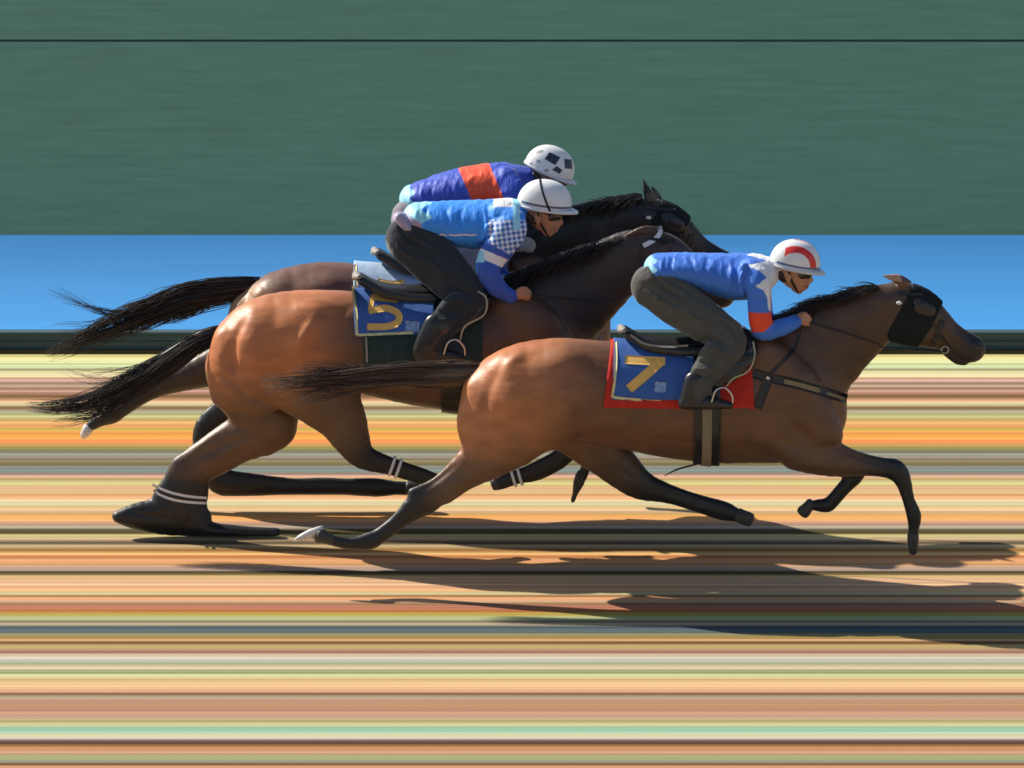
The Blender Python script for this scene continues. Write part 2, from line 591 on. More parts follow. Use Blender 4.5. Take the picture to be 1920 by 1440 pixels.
# ------------------------------------------------------------------ setting
ROWS = [(661,(110,85,45)),(664,(225,205,135)),(668,(250,235,160)),(674,(250,238,170)),(679,(238,240,180)),(683,(205,210,150)),(688,(226,232,185)),(693,(165,155,110)),(698,(240,225,175)),(705,(252,232,185)),(709,(205,170,135)),(714,(215,172,155)),(718,(160,135,110)),(724,(198,172,140)),(729,(165,130,95)),(734,(215,160,145)),(738,(180,130,100)),(742,(130,94,55)),(747,(190,140,100)),(751,(230,175,135)),(758,(225,215,165)),(762,(170,145,100)),(765,(140,110,78)),(771,(190,175,145)),(776,(165,170,115)),(782,(228,215,150)),(787,(220,185,115)),(793,(245,185,115)),(798,(235,165,100)),(805,(205,170,80)),(811,(252,175,95)),(816,(235,155,65)),(820,(252,185,95)),(828,(250,150,85)),(834,(215,160,95)),(840,(155,140,75)),(846,(130,125,100)),(853,(165,165,148)),(857,(160,150,135)),(861,(132,116,85)),(865,(160,145,105)),(870,(115,106,65)),(876,(150,150,140)),(881,(142,160,158)),(888,(150,135,120)),(893,(220,175,145)),(898,(195,160,105)),(904,(220,210,145)),(909,(230,205,135)),(915,(230,180,130)),(919,(235,190,150)),(923,(225,190,135)),(928,(215,165,110)),(934,(250,190,140)),(938,(242,215,165)),(942,(220,212,165)),(947,(215,195,155)),(953,(252,208,150)),(959,(235,200,155)),(963,(215,170,110)),(969,(250,175,100)),(975,(243,188,120)),(980,(225,170,140)),(984,(200,165,135)),(989,(195,178,160)),(993,(110,100,80)),(996,(92,82,50)),(999,(98,86,45)),(1004,(212,195,130)),(1010,(222,190,145)),(1014,(150,130,100)),(1018,(112,95,72)),(1024,(200,175,130)),(1031,(162,118,65)),(1038,(248,190,125)),(1044,(208,132,80)),(1051,(252,182,130)),(1057,(225,165,105)),(1062,(218,180,145)),(1068,(190,165,145)),(1073,(85,70,42)),(1076,(110,92,55)),(1080,(215,185,120)),(1086,(235,190,145)),(1091,(215,170,130)),(1096,(245,195,155)),(1101,(228,165,125)),(1107,(250,200,140)),(1112,(230,210,155)),(1118,(182,132,88)),(1123,(245,180,130)),(1128,(222,182,140)),(1132,(162,122,90)),(1139,(210,140,110)),(1145,(188,115,70)),(1151,(185,160,80)),(1160,(188,195,145)),(1165,(165,155,120)),(1170,(198,175,150)),(1174,(110,112,105)),(1177,(80,92,95)),(1180,(95,120,132)),(1185,(105,115,110)),(1190,(155,145,110)),(1195,(170,145,75)),(1200,(228,180,130)),(1205,(125,87,52)),(1212,(200,175,115)),(1217,(205,165,125)),(1222,(165,117,97)),(1228,(212,185,160)),(1236,(222,212,195)),(1241,(190,195,165)),(1245,(178,165,130)),(1252,(235,220,180)),(1261,(162,175,118)),(1267,(220,218,165)),(1274,(230,195,135)),(1281,(248,202,150)),(1290,(250,200,150)),(1296,(222,170,130)),(1301,(130,102,72)),(1307,(200,175,140)),(1314,(195,150,125)),(1321,(212,165,125)),(1327,(190,138,107)),(1333,(218,160,132)),(1339,(200,155,125)),(1345,(205,168,138)),(1352,(192,175,125)),(1359,(225,215,160)),(1365,(158,195,160)),(1370,(170,215,190)),(1374,(212,232,195)),(1378,(215,210,165)),(1384,(228,205,185)),(1389,(125,97,97)),(1393,(82,60,42)),(1397,(150,110,60)),(1402,(230,165,105)),(1407,(200,150,110)),(1411,(215,165,140)),(1417,(180,170,120)),(1422,(178,185,130)),(1428,(150,150,130)),(1433,(135,92,62)),(1438,(215,160,115))]
GR_R, GR_G, GR_B = 0.66, 0.67, 0.66     # scale from picture values to ground albedo
Y_FENCE = ground_Y(660)
gy, gc = [], []
rng = np.random.default_rng(5)
rr = np.array([r for r, c in ROWS], float)
rc = np.array([lin(c) for r, c in ROWS])
fine = rng.normal(size=(900, 3)) * .045 + rng.normal(size=(900, 1)) * .13
dark = (rng.random(900) < .055)
fine[dark] -= .38
for i, r in enumerate(np.arange(661, 1439, 1.3)):
    k = int(np.clip(np.searchsorted(rr, r) - 1, 0, len(rr) - 2))
    t = (r - rr[k]) / (rr[k + 1] - rr[k])
    t = np.clip((t - .5) * 2.2 + .5, 0, 1)            # firmer edges between the raked bands
    gy.append(ground_Y(r)); gc.append(tuple((rc[k] * (1 - t) + rc[k + 1] * t) * np.exp(fine[i])))
# the raked bands go on in front of and behind what the photograph shows
base = list(zip(gy, gc))
near = base[-1][0]
ext_y, ext_c = [], []
y = near - 0.07
while y > -20:
    ext_y.append(y); ext_c.append(tuple(np.array(lin(ROWS[rng.integers(20, len(ROWS))][1])))); y -= 0.03 + rng.random() * 0.06
gy += ext_y; gc += ext_c
gy += [Y_FENCE + 0.05, Y_FENCE + 1.0, 400.0, -60.0, -400.0]
gc += [lin((110, 90, 60)), lin((90, 110, 60)), lin((90, 115, 60)), lin((150, 120, 80)), lin((120, 120, 70))]
o_ = np.argsort(gy)
gy, gc = np.array(gy)[o_], np.array(gc)[o_]
xs = [-400, -30, -8, -4, 0, 4, 8, 30, 400]
V, F, C = [], [], []
for j, yy in enumerate(gy):
    for x in xs:
        V.append([x, yy, 0]); C.append(gc[j] * np.array([GR_R, GR_G, GR_B]))
nxs = len(xs)
for j in range(len(gy) - 1):
    for i in range(nxs - 1):
        a = j * nxs + i
        F.append([a, a + 1, a + nxs + 1, a + nxs])
M_ground = mat('raked_dirt', attr=True, rough=0.95, spec=0.1, noise=0.15, nscale=1.0, stretch=(0.10, 40, 1), bump=0.4, bscale=1.0, bstretch=(2.2, 34, 1), bdist=0.006)
g = obj('ground', V, F, M_ground, col=np.array(C), smooth=False)
tag(g, kind='structure')

def box_run(x0, x1, prof, thick_down=0.0):
    V, F = [], []
    n = len(prof)
    X = [x0, x1]
    for x in X:
        for (yy, zz) in prof: V.append([x, yy, zz])
    for k in range(n):
        a, b = k, (k + 1) % n
        F.append([a, b, b + n, a + n])
    F.append(list(range(n))[::-1]); F.append(list(range(n, 2 * n)))
    return V, F

z_k = U(960, 624, Y_FENCE)[2]           # top of the dark kerb
M_kerb = mat('dark_kerb', (0.040, 0.075, 0.075), rough=0.7, noise=0.35, nscale=1.0, stretch=(0.6, 8, 45), bump=0.3, bscale=20)
kt = thing('rail_kerb', (0, Y_FENCE, 0), 'long low dark green kerb between the blue barrier and the striped dirt', 'kerb')
v, f = box_run(-60, 60, [(Y_FENCE, -0.05), (Y_FENCE, z_k * 0.55), (Y_FENCE + 0.012, z_k * 0.58), (Y_FENCE + 0.012, z_k), (Y_FENCE + 0.10, z_k), (Y_FENCE + 0.10, -0.05)])
obj('kerb_block', v, f, M_kerb, kt, smooth=False)
v, f = box_run(-60, 60, [(Y_FENCE - 0.05, -0.02), (Y_FENCE - 0.05, 0.018), (Y_FENCE - 0.002, 0.018), (Y_FENCE - 0.002, -0.02)])
obj('edging_strip', v, f, mat('brown_edging', (0.10, 0.065, 0.02), rough=0.9, noise=0.3), kt, smooth=False)

# blue barrier: a smooth sheet leaned back to catch sun, steeper to darken the top
Yb = Y_FENCE + 0.10
bt = thing('track_barrier', (0, Yb, 0), 'long plain sky blue barrier sheet running behind the horses above the dark kerb', 'barrier')
prof = []
NP = 24
yy, zz = Yb + 0.002, z_k
top_row = 444
path = [(yy, zz)]
while True:
    r = PROJ(np.array([[0, yy, zz]]))[1][0]
    if r <= top_row: break
    q = (624 - r) / (624 - top_row)
    ang = math.radians(27 + 20 * q)
    yy += 0.02 * math.cos(ang); zz += 0.02 * math.sin(ang)
    path.append((yy, zz))
top_y, top_z = path[-1]
prof = path + [(top_y + 0.012, top_z - 0.004), (top_y + 0.02, top_z - 0.03)] + [(a + 0.03, b - 0.03) for a, b in path[::-1][1:]]
v, f = box_run(-60, 60, prof)
M_blue = mat('blue_sheet', (0.090, 0.40, 0.84), rough=0.5, spec=0.35, noise=0.05, nscale=1.0, stretch=(0.4, 3, 26), bump=0.06, bscale=3)
obj('sheet', v, f, M_blue, bt, smooth=False)
for k in range(24):
    x = -57.5 + 5 * k
    v, f = loft([[x, top_y + 0.12, -0.05, 0.03, 0.03], [x, top_y + 0.12, top_z - 0.04, 0.03, 0.03]], 10)
    obj('post', v, f, M_kerb, bt)

# green wall behind
Yw = Y_FENCE + 3.0
M_green = mat('green_paint', (0.086, 0.200, 0.148), rough=0.75, spec=0.2, noise=0.12, nscale=4, stretch=(.5, 2, 8), bump=0.1, bscale=6)
z_seam = U(960, 77, Yw)[2]
gw = thing('boundary_wall', (0, Yw, 0), 'tall dark green wall filling the top of the picture, with one thin dark horizontal seam', 'wall')
LEAN = math.tan(math.radians(45))  # backward slope added so the wall face picks up some sun
def lean(z, d=0.0): return (Yw + d + (z - z_seam) * LEAN, z)
v, f = box_run(-80, 80, [lean(-0.05), lean(z_seam - 0.010), lean(z_seam - 0.010, .15), lean(-0.05, .15)])
obj('lower_panel', v, f, M_green, gw, smooth=False)
v, f = box_run(-80, 80, [lean(z_seam + 0.010), lean(z_seam + 1.1), lean(z_seam + 1.1, .15), lean(z_seam + 0.010, .15)])
obj('upper_panel', v, f, M_green, gw, smooth=False)
v, f = box_run(-80, 80, [lean(z_seam - 0.012, .006), lean(z_seam + 0.012, .006), lean(z_seam + 0.012, .12), lean(z_seam - 0.012, .12)])
obj('seam', v, f, mat('seam_green', (0.045, 0.10, 0.078), rough=.8), gw, smooth=False)

# ------------------------------------------------------------------ horses
def px_nodes(rows, Y0, dx=0, dy=0):
    """(px,py,a px,lat m,b m,c) -> chain nodes; lat<0 is the near side"""
    out = []
    for r in rows:
        px, py, a, lat, b = r[:5]
        c = r[5] if len(r) > 5 else 0.0
        p = U(px + dx, py + dy, Y0 + lat)
        out.append([p[0], p[1], p[2], a / S, b, c])
    return np.array(out)

YA, YB, YC = ground_Y(1098), ground_Y(1018), ground_Y(946)

def body_common(Y0, dx, dy, spec):
    """trunk, neck and head shared by the three racehorses; spec shifts the head"""
    hx, hy = spec.get('head', (0, 0))
    nm = spec.get('neckmid', (hx * .5, hy * .5))
    D = spec.get('neckdark', 0.25)
    ch = []
    ch.append(Chain(px_nodes([
        (935, 745, 70, 0, .20), (975, 733, 86, 0, .25), (1040, 728, 95, 0, .275), (1110, 732, 95, 0, .27), (1180, 742, 100, 0, .275),
        (1260, 752, 107, 0, .29), (1340, 757, 112, 0, .285), (1415, 750, 120, 0, .25), (1470, 756, 114, 0, .22), (1505, 770, 84, 0, .19)], Y0, dx, dy), 0.05))
    # neck
    ch.append(Chain(np.vstack([px_nodes([(1450, 715, 92, 0, .17, D * .6)], Y0, dx, dy),
                               px_nodes([(1525, 670, 88, 0, .125, D)], Y0, dx + nm[0] * .5, dy + nm[1] * .5),
                               px_nodes([(1588, 626, 70, 0, .095, D), ], Y0, dx + nm[0], dy + nm[1]),
                               px_nodes([(1640, 590, 56, 0, .085, D), (1672, 580, 50, 0, .08, D)], Y0, dx + hx, dy + hy)]), 0.06))
    hd = spec.get('headdark', 0.4)
    # head
    head = px_nodes([(1688, 575, 47, 0, .080, hd), (1712, 589, 50, 0, .092, hd), (1740, 606, 43, 0, .084, hd), (1772, 626, 32, 0, .064, hd), (1800, 643, 29, 0, .054, hd + .2), (1820, 654, 27.5, 0, .056, hd + .35)], Y0, dx + hx, dy + hy)
    ch.append(Chain(head, 0.025))
    ch.append(Chain(px_nodes([(1675, 610, 25, 0, .070, hd), (1705, 618, 25, 0, .068, hd), (1745, 635, 17, 0, .05, hd)], Y0, dx + hx, dy + hy), 0.03))     # jaw
    ch.append(Chain(px_nodes([(1775, 657, 12, 0, .03, hd + .3), (1795, 673, 12, 0, .030, hd + .5), (1808, 679, 8, 0, .026, hd + .5)], Y0, dx + hx, dy + hy), 0.012))   # lower lip
    for sg in (-1, 1):
        ch.append(Chain(px_nodes([(1722, 570, 12, sg * .078, .022, hd), (1752, 590, 8, sg * .066, .018, hd)], Y0, dx + hx, dy + hy), 0.02))      # brow ridge
        ch.append(Chain(px_nodes([(1826, 648, 8, sg * .043, .016, .8), (1836, 656, 7, sg * .038, .014, .9)], Y0, dx + hx, dy + hy), 0.01))         # nostril flare
    # shoulder, buttock and stifle masses
    for sg in (-1, 1):
        ch.append(Chain(px_nodes([(1430, 668, 38, sg * .14, .07), (1480, 720, 50, sg * .17, .075), (1528, 785, 40, sg * .17, .07), (1545, 815, 36, sg * .15, .08)], Y0, dx, dy), 0.03))
        ch.append(Chain(px_nodes([(1445, 805, 40, sg * .15, .09), (1500, 845, 34, sg * .13, .08)], Y0, dx, dy), 0.05))
    return ch, head

def buttock(Y0, dx, dy, sg, k=0.045):
    """hip and thigh masses of one side"""
    return [Chain(px_nodes([(905, 735, 34, sg * .08, .10), (895, 785, 37, sg * .10, .10), (900, 830, 34, sg * .12, .08)], Y0, dx, dy), k),
            Chain(px_nodes([(965, 712, 48, sg * .11, .12), (965, 755, 64, sg * .15, .12), (950, 810, 68, sg * .155, .11)], Y0, dx, dy), k + .02),
            Chain(px_nodes([(1062, 700, 38, sg * .15, .08), (1035, 745, 62, sg * .165, .10), (1030, 792, 52, sg * .16, .10), (1045, 802, 38, sg * .16, .08)], Y0, dx, dy), 0.08)]

def leg(rows, Y0, k=0.03, sub=3):
    return Chain(px_nodes(rows, Y0), k, sub)

def hoof(p0, p1, r0, r1, Y, parent, m, lat_scale=0.85):
    pale = m is M_hoof_pale
    a, b = U(p0[0], p0[1], Y), U(p1[0], p1[1], Y)
    rings = []
    for t, r in (((0, r0 * .7), (.15, r0), (.45, r1), (.75, r1 * .8), (.95, r1 * .4), (1.0, r1 * .15)) if pale else ((-.12, r0 * .75), (.05, r0), (.3, r0 * .98), (.7, r1), (.88, r1 * .93), (.96, r1 * .72), (1.0, r1 * .35))):
        q = a + (b - a) * t
        rings.append([*q, r / S, r / S * lat_scale])
    v, f = loft(rings, 20)
    return obj('hoof', v, f, m, parent)

def build_horse(key, Y0, chains, colours, label, loc, hooves, eye_px, mz=None, vox=0.0105, relief=None):
    root = thing('racehorse', loc, label, 'horse', 'racehorses galloping together')
    V, F = sdf_mesh(chains, vox)
    V = ripple(V, F, .009, 4.5, 1, aniso=(.8, 1, 1.3))
    V = ripple(V, F, .0016, 17, 2, aniso=(.5, 1, 1.6))
    V = grooves(V, F, Y0, relief or [])
    cv = chain_colour(chains, V)[:, None]
    px, py = PROJ(V, Y0)
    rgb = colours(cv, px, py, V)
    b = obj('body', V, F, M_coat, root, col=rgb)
    for h in hooves:
        hoof(*h[:4], h[4], root, h[5])
    for sg in (-1, 1):
        c = U(eye_px[0], eye_px[1], Y0 + sg * 0.088)
        v, f = loft([[c[0] + 0.020 * math.cos(t), c[1], c[2], max(0.017 * math.sin(t), 0.0008), max(0.014 * math.sin(t), .0008)] for t in np.linspace(0, math.pi, 9)], 12)
        obj('eye', v, f, M_eye, root)
    if mz is not None:
        ox, oy = mz
        B_ = bvh(V, F)
        for sg in (-1, 1):
            c = U(1833 + ox, 652 + oy, Y0 + sg * .052)
            v, f = loft([[c[0] + 0.014 * math.cos(t), c[1], c[2] - .006 * math.cos(t), max(0.014 * math.sin(t), 0.0008), max(0.009 * math.sin(t), .0008)] for t in np.linspace(0, math.pi, 9)], 12)
            obj('nostril', v, f, M_eye, root)
        v, f = ribbon([(1838 + ox, 668 + oy), (1815 + ox, 669 + oy), (1795 + ox, 660 + oy), (1782 + ox, 655 + oy)], 2.5, B_, Y0 - .03, off=.003, thick=.004, n=16, across=3)
        obj('mouth', v, f, M_eye, root)
    return root, V, F

def lerp(a, b, t):
    return np.asarray(a) * (1 - t) + np.asarray(b) * t

def sstep(x, a, b):
    t = np.clip((x - a) / (b - a), 0, 1)
    return t * t * (3 - 2 * t)

BAY = np.array([0.36, 0.150, 0.060])
BROWN = np.array([0.155, 0.072, 0.036])
BLACK = np.array([0.008, 0.0085, 0.0095])

def coat_fn(rump_c, front_c, x_a, x_b):
    def fn(cv, px, py, V):
        t = sstep(px, x_a, x_b)[:, None]
        base = lerp(rump_c, front_c, t)
        cc = np.clip(cv, 0, 1)
        return base * (1 - cc) + BLACK * cc
    return fn

# ---- horse A, number 7
chA, headA = body_common(YA, 0, 0, dict(neckdark=.45, headdark=.42))
chA += buttock(YA, 0, 0, -1) + buttock(YA, 0, 0, 1)
chA.append(leg([(975, 803, 64, -.14, .12), (920, 852, 46, -.14, .095), (872, 886, 34, -.14, .07, .0), (832, 920, 27, -.14, .05, .2)], YA, .035))
chA.append(leg([(850, 905, 22, -.14, .045, .1), (798, 938, 27, -.14, .042, .65), (783, 947, 24, -.14, .042, .8), (750, 974, 17, -.14, .034, .95), (715, 1002, 15, -.14, .032, 1), (692, 1014, 17, -.14, .036, 1), (655, 1019, 12, -.14, .030, 1), (622, 1013, 12, -.14, .032, .9)], YA, .012))
chA.append(leg([(870, 862, 14, -.14, .03, 0), (815, 905, 9, -.14, .02, .5), (776, 925, 11, -.14, .022, .9)], YA, .02))
chA.append(leg([(1075, 800, 55, .12, .11, .0), (1120, 836, 48, .12, .10, .15), (1168, 882, 37, .12, .07, .5), (1203, 910, 29, .12, .05, .8), (1250, 925, 20, .12, .040, 1), (1315, 945, 17, .12, .036, 1), (1356, 958, 18, .12, .038, 1), (1382, 966, 13, .12, .03, 1)], YA, .03))
chA.append(leg([(1500, 838, 46, -.13, .09), (1560, 860, 34, -.14, .075, 0), (1605, 869, 24, -.14, .055, .3), (1650, 875, 19, -.14, .044, .7), (1680, 882, 21, -.14, .044, 1), (1695, 905, 16, -.14, .036, 1), (1704, 938, 12, -.14, .030, 1), (1714, 967, 15, -.14, .036, 1), (1713, 990, 11, -.14, .030, 1), (1712, 1003, 10, -.14, .03, 1)], YA, .02))
chA.append(leg([(1515, 835, 38, .13, .08), (1570, 865, 28, .13, .06, .3), (1606, 886, 18, .13, .042, .8), (1583, 914, 14, .13, .036, 1), (1562, 938, 13, .13, .032, 1), (1550, 947, 14, .13, .034, 1), (1526, 947, 10, .13, .028, 1)], YA, .02))
for sg, ox in ((-1, 0), (1, 6)):
    chA.append(Chain(px_nodes([(1695 + ox, 533, 9, sg * .045, .016, 0.0), (1678 + ox, 522, 9, sg * .05, .016, 0.0), (1655 + ox, 517, 3.5, sg * .055, .008, 0.0)], YA), .006))
BAY_LIT_A = np.array([0.47, 0.165, 0.055])
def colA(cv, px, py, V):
    base = lerp(BAY_LIT_A, np.array([0.150, 0.062, 0.025]), sstep(px + (py - 740) * .30, 945, 1130)[:, None])  # sunlit rump and shaded flank painted into the bay coat
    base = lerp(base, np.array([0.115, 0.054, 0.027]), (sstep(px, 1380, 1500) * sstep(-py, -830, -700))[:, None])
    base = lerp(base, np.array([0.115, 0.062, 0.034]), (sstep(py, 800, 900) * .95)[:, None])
    cc = sstep(cv[:, 0], 0, .95)[:, None]
    out = base * (1 - cc) + BLACK * cc
    ear = ((px > 1645) & (px < 1690) & (py < 528))[:, None]  # pale ear tone is a painted highlight
    return np.where(ear, np.array([0.42, 0.25, 0.17]), out)
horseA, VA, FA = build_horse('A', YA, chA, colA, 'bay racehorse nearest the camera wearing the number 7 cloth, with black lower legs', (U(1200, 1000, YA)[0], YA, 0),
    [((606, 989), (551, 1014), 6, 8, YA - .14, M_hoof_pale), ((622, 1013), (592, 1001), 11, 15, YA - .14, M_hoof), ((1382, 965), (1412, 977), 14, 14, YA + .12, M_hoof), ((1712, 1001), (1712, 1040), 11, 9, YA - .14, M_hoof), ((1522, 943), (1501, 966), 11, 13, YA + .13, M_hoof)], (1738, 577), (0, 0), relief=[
    ([(950, 668), (930, 700), (915, 740), (905, 790)], 11, -.012), ([(975, 715), (958, 745), (950, 775)], 20, .014), ([(1095, 690), (1092, 750), (1078, 812)], 13, -.014),
    ([(985, 660), (965, 672), (945, 690)], 9, .010), ([(860, 868), (820, 900), (782, 925)], 5, -.008), ([(905, 878), (860, 905), (815, 940)], 7, .006),
    ([(1430, 655), (1475, 715), (1520, 775)], 12, -.010), ([(1430, 790), (1480, 835), (1540, 850)], 12, -.010), ([(1500, 600), (1560, 650), (1590, 690)], 9, -.007),
    ([(1640, 560), (1655, 600), (1650, 640)], 9, -.010), ([(1590, 850), (1640, 868), (1672, 876)], 5, -.006), ([(1745, 600), (1790, 628), (1815, 640)], 6, .005), ([(1740, 622), (1775, 645)], 6, -.005),
    ([(1200, 700), (1300, 720), (1390, 730)], 25, -.008), ([(1120, 850), (1165, 885), (1200, 905)], 7, -.007), ([(772, 955), (742, 984), (708, 1010)], 4, -.006), ([(1228, 918), (1280, 933), (1345, 954)], 4, -.005), ([(1699, 905), (1706, 935), (1716, 962)], 3.5, -.005),
    ([(1190, 720), (1176, 770), (1182, 825)], 7, .0045), ([(1216, 720), (1202, 770), (1208, 825)], 7, .0045), ([(1242, 720), (1228, 770), (1234, 825)], 7, .0045), ([(1268, 720), (1254, 770), (1260, 825)], 7, .0045), ([(1294, 720), (1280, 770), (1286, 825)], 7, .0045), ([(1320, 720), (1306, 770), (1312, 825)], 7, .0045), ([(1346, 720), (1332, 770), (1338, 825)], 7, .0045), ([(1372, 720), (1358, 770), (1364, 825)], 7, .0045), ([(1398, 720), (1384, 770), (1390, 825)], 7, .0045),
    ([(1400, 850), (1330, 838), (1250, 830), (1180, 822)], 3, .004), ([(1330, 838), (1300, 815), (1280, 790)], 3, .0035), ([(1770, 618), (1745, 632), (1725, 640)], 3, .004), ([(925, 850), (890, 890), (850, 905)], 3, .004), ([(1545, 835), (1580, 855), (1620, 866)], 3, .004)])

# ---- horse B, number 5
dB = (-472, -94)
chB, headB = body_common(YB, *dB, dict(neckdark=.8, headdark=.6, head=(4, -8)))
chB += buttock(YB, *dB, -1, .03) + buttock(YB, *dB, 1, .03)
chB.append(leg([(560, 720, 62, -.15, .12), (612, 748, 62, -.15, .11), (640, 785, 47, -.14, .09, .05), (660, 826, 36, -.14, .07, .45), (682, 856, 25, -.14, .05, .9), (735, 874, 17, -.14, .036, 1), (790, 893, 17, -.14, .036, 1), (815, 903, 17, -.14, .036, 1), (838, 912, 12, -.14, .03, 1)], YB, .03))
chB.append(leg([(448, 690, 60, .13, .10), (480, 745, 68, .13, .12), (498, 790, 62, .13, .11), (445, 828, 44, .14, .085, .02), (385, 865, 37, .14, .065, .1), (345, 890, 32, .14, .05, .4)], YB, .06))
chB.append(leg([(432, 800, 15, .14, .03, 0), (375, 838, 12, .14, .022, .2), (337, 868, 13, .14, .028, .5)], YB, .02))
# planted far hind foot in its dark boot
chB.append(leg([(350, 888, 38, .14, .055, .6), (348, 915, 46, .14, .06, 1), (335, 945, 52, .14, .065, 1), (320, 965, 36, .14, .07, 1)], YB, .02))
chB.append(leg([(222, 968, 12, .14, .04, 1), (255, 968, 26, .14, .05, 1), (305, 968, 38, .14, .06, 1), (352, 966, 42, .14, .065, 1), (385, 990, 17, .14, .06, 1), (440, 996, 11, .14, .05, 1), (520, 998, 8, .14, .04, 1)], YB, .02))
# forelegs, tucked
chB.append(leg([(1040, 745, 44, -.13, .08, .3), (1075, 800, 30, -.13, .06, .6), (1062, 850, 20, -.13, .045, 1), (1008, 882, 18, -.13, .036, 1), (968, 894, 15, -.13, .034, 1), (940, 904, 15, -.13, .034, 1)], YB, .02))
chB.append(leg([(1050, 745, 40, .13, .08, .3), (1110, 795, 28, .13, .06, .6), (1118, 840, 17, .13, .042, 1), (1100, 872, 12, .13, .034, 1), (1092, 895, 10, .13, .03, 1)], YB, .02))
for sg, ox in ((-1, 0), (1, 8)):
    chB.append(Chain(px_nodes([(1228 + ox, 432, 9, sg * .045, .016, .3), (1205 + ox, 432, 8, sg * .05, .016, .1), (1178 + ox, 440, 4, sg * .055, .008, 0.0)], YB), .006))
def colB(cv, px, py, V):
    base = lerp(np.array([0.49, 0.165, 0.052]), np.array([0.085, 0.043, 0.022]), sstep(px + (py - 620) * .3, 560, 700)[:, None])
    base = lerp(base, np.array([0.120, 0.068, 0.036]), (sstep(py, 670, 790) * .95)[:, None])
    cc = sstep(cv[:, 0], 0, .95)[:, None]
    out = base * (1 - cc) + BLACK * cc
    neck = sstep(px, 1080, 1180)[:, None]
    return lerp(out, np.array([0.07, 0.038, 0.024]), neck * .5)
horseB, VB, FB = build_horse('B', YB, chB, colB, 'bay racehorse in the middle with the number 5 cloth and white banded black boots', (U(730, 1000, YB)[0], YB, 0),
    [((842, 912), (862, 922), 11, 13, YB - .14, M_hoof), ((234, 968), (214, 968), 13, 9, YB + .14, M_hoof), ((935, 905), (921, 910), 14, 12, YB - .13, M_hoof), ((1090, 890), (1073, 942), 11, 5, YB + .13, M_hoof)], (1268, 475), relief=[
    ([(462, 590), (445, 625), (437, 660), (442, 705), (462, 745)], 8, -.020), ([(425, 640), (413, 670), (418, 705)], 10, .010), ([(480, 615), (468, 650), (470, 700)], 16, .010),
    ([(590, 597), (572, 625), (552, 662)], 9, .022), ([(612, 610), (592, 650), (570, 690)], 10, -.010), ([(415, 700), (470, 745), (560, 780)], 8, -.014),
    ([(432, 795), (390, 825), (345, 858)], 6, .010), ([(455, 822), (410, 838), (355, 868)], 7, -.012), ([(470, 822), (430, 845), (395, 868)], 8, .010),
    ([(620, 780), (655, 830), (680, 860)], 7, -.007), ([(702, 868), (760, 886), (812, 902)], 4, -.006), ([(560, 790), (600, 810), (640, 845)], 4, .005), ([(300, 915), (320, 950), (300, 985)], 6, -.010), ([(345, 940), (360, 965), (350, 990)], 6, -.008), ([(240, 960), (280, 968), (330, 975)], 5, -.008), ([(665, 570), (640, 585), (600, 590)], 8, -.008)])

# ---- horse C, far side
dC = (-440, -146)
chC, headC = body_common(YC, *dC, dict(neckdark=.85, headdark=.75, head=(-30, -14), neckmid=(-18, -10)))
chC += buttock(YC, *dC, -1) + buttock(YC, *dC, 1)
chC.append(Chain(px_nodes([(960, 500, 70, 0, .13, .9), (1020, 460, 66, 0, .12, .9), (1090, 430, 52, 0, .10, .9)], YC), .05))
chC.append(leg([(500, 640, 62, .14, .11, .3), (440, 675, 48, .14, .09, .5), (385, 695, 36, .14, .07, .7), (335, 712, 25, .14, .05, .75), (300, 722, 23, .14, .046, .8), (262, 746, 15, .14, .034, .9), (225, 770, 14, .14, .034, .9), (212, 778, 16, .14, .036, .9), (186, 790, 11, .14, .03, .95), (172, 797, 11, .14, .03, .95)], YC, .025))
chC.append(leg([(540, 690, 60, -.14, .11, .3), (470, 750, 44, -.14, .09, .7), (402, 792, 32, -.14, .06, 1), (384, 820, 24, -.14, .05, 1), (392, 870, 22, -.14, .045, 1), (412, 900, 29, -.14, .05, 1), (450, 908, 24, -.14, .042, 1), (540, 912, 19, -.14, .036, 1), (650, 913, 17, -.14, .036, 1), (705, 914, 20, -.14, .04, 1), (740, 915, 15, -.14, .034, 1), (762, 916, 14, -.14, .034, 1)], YC, .025))
chC.append(leg([(1070, 690, 40, -.13, .08, .4), (1130, 745, 28, -.13, .06, .8), (1150, 790, 18, -.13, .045, 1), (1110, 815, 13, -.13, .034, 1), (1070, 830, 12, -.13, .03, 1)], YC, .02))
chC.append(leg([(1080, 690, 40, .13, .08, .4), (1150, 730, 28, .13, .06, .8), (1180, 765, 17, .13, .045, 1), (1150, 800, 12, .13, .034, 1), (1120, 822, 12, .13, .03, 1)], YC, .02))
chC.append(Chain(px_nodes([(1222, 380, 13, -.045, .016, .9), (1213, 357, 9, -.05, .014, .9), (1206, 336, 3, -.05, .006, .9)], YC), .008))
chC.append(Chain(px_nodes([(1232, 376, 11, .045, .014, .9), (1228, 362, 8, .05, .012, .9), (1222, 350, 3, .05, .006, .9)], YC), .008))
def colC(cv, px, py, V):
    base = lerp(np.array([0.33, 0.19, 0.10]), np.array([0.135, 0.06, 0.038]), (sstep(px, 480, 530) )[:, None])  # tan flank patch is sunlight painted onto the dark brown coat
    top = sstep(-py, -545, -520)[:, None]
    base = lerp(base, np.array([0.15, 0.068, 0.042]), top)
    cc = sstep(cv[:, 0], 0, .95)[:, None]
    out = base * (1 - cc) + BLACK * cc
    star = ((px > 1212) & (px < 1236) & (py < 376) & (py > 362))[:, None]
    return np.where(star, np.array([0.10, 0.075, 0.055]), out)
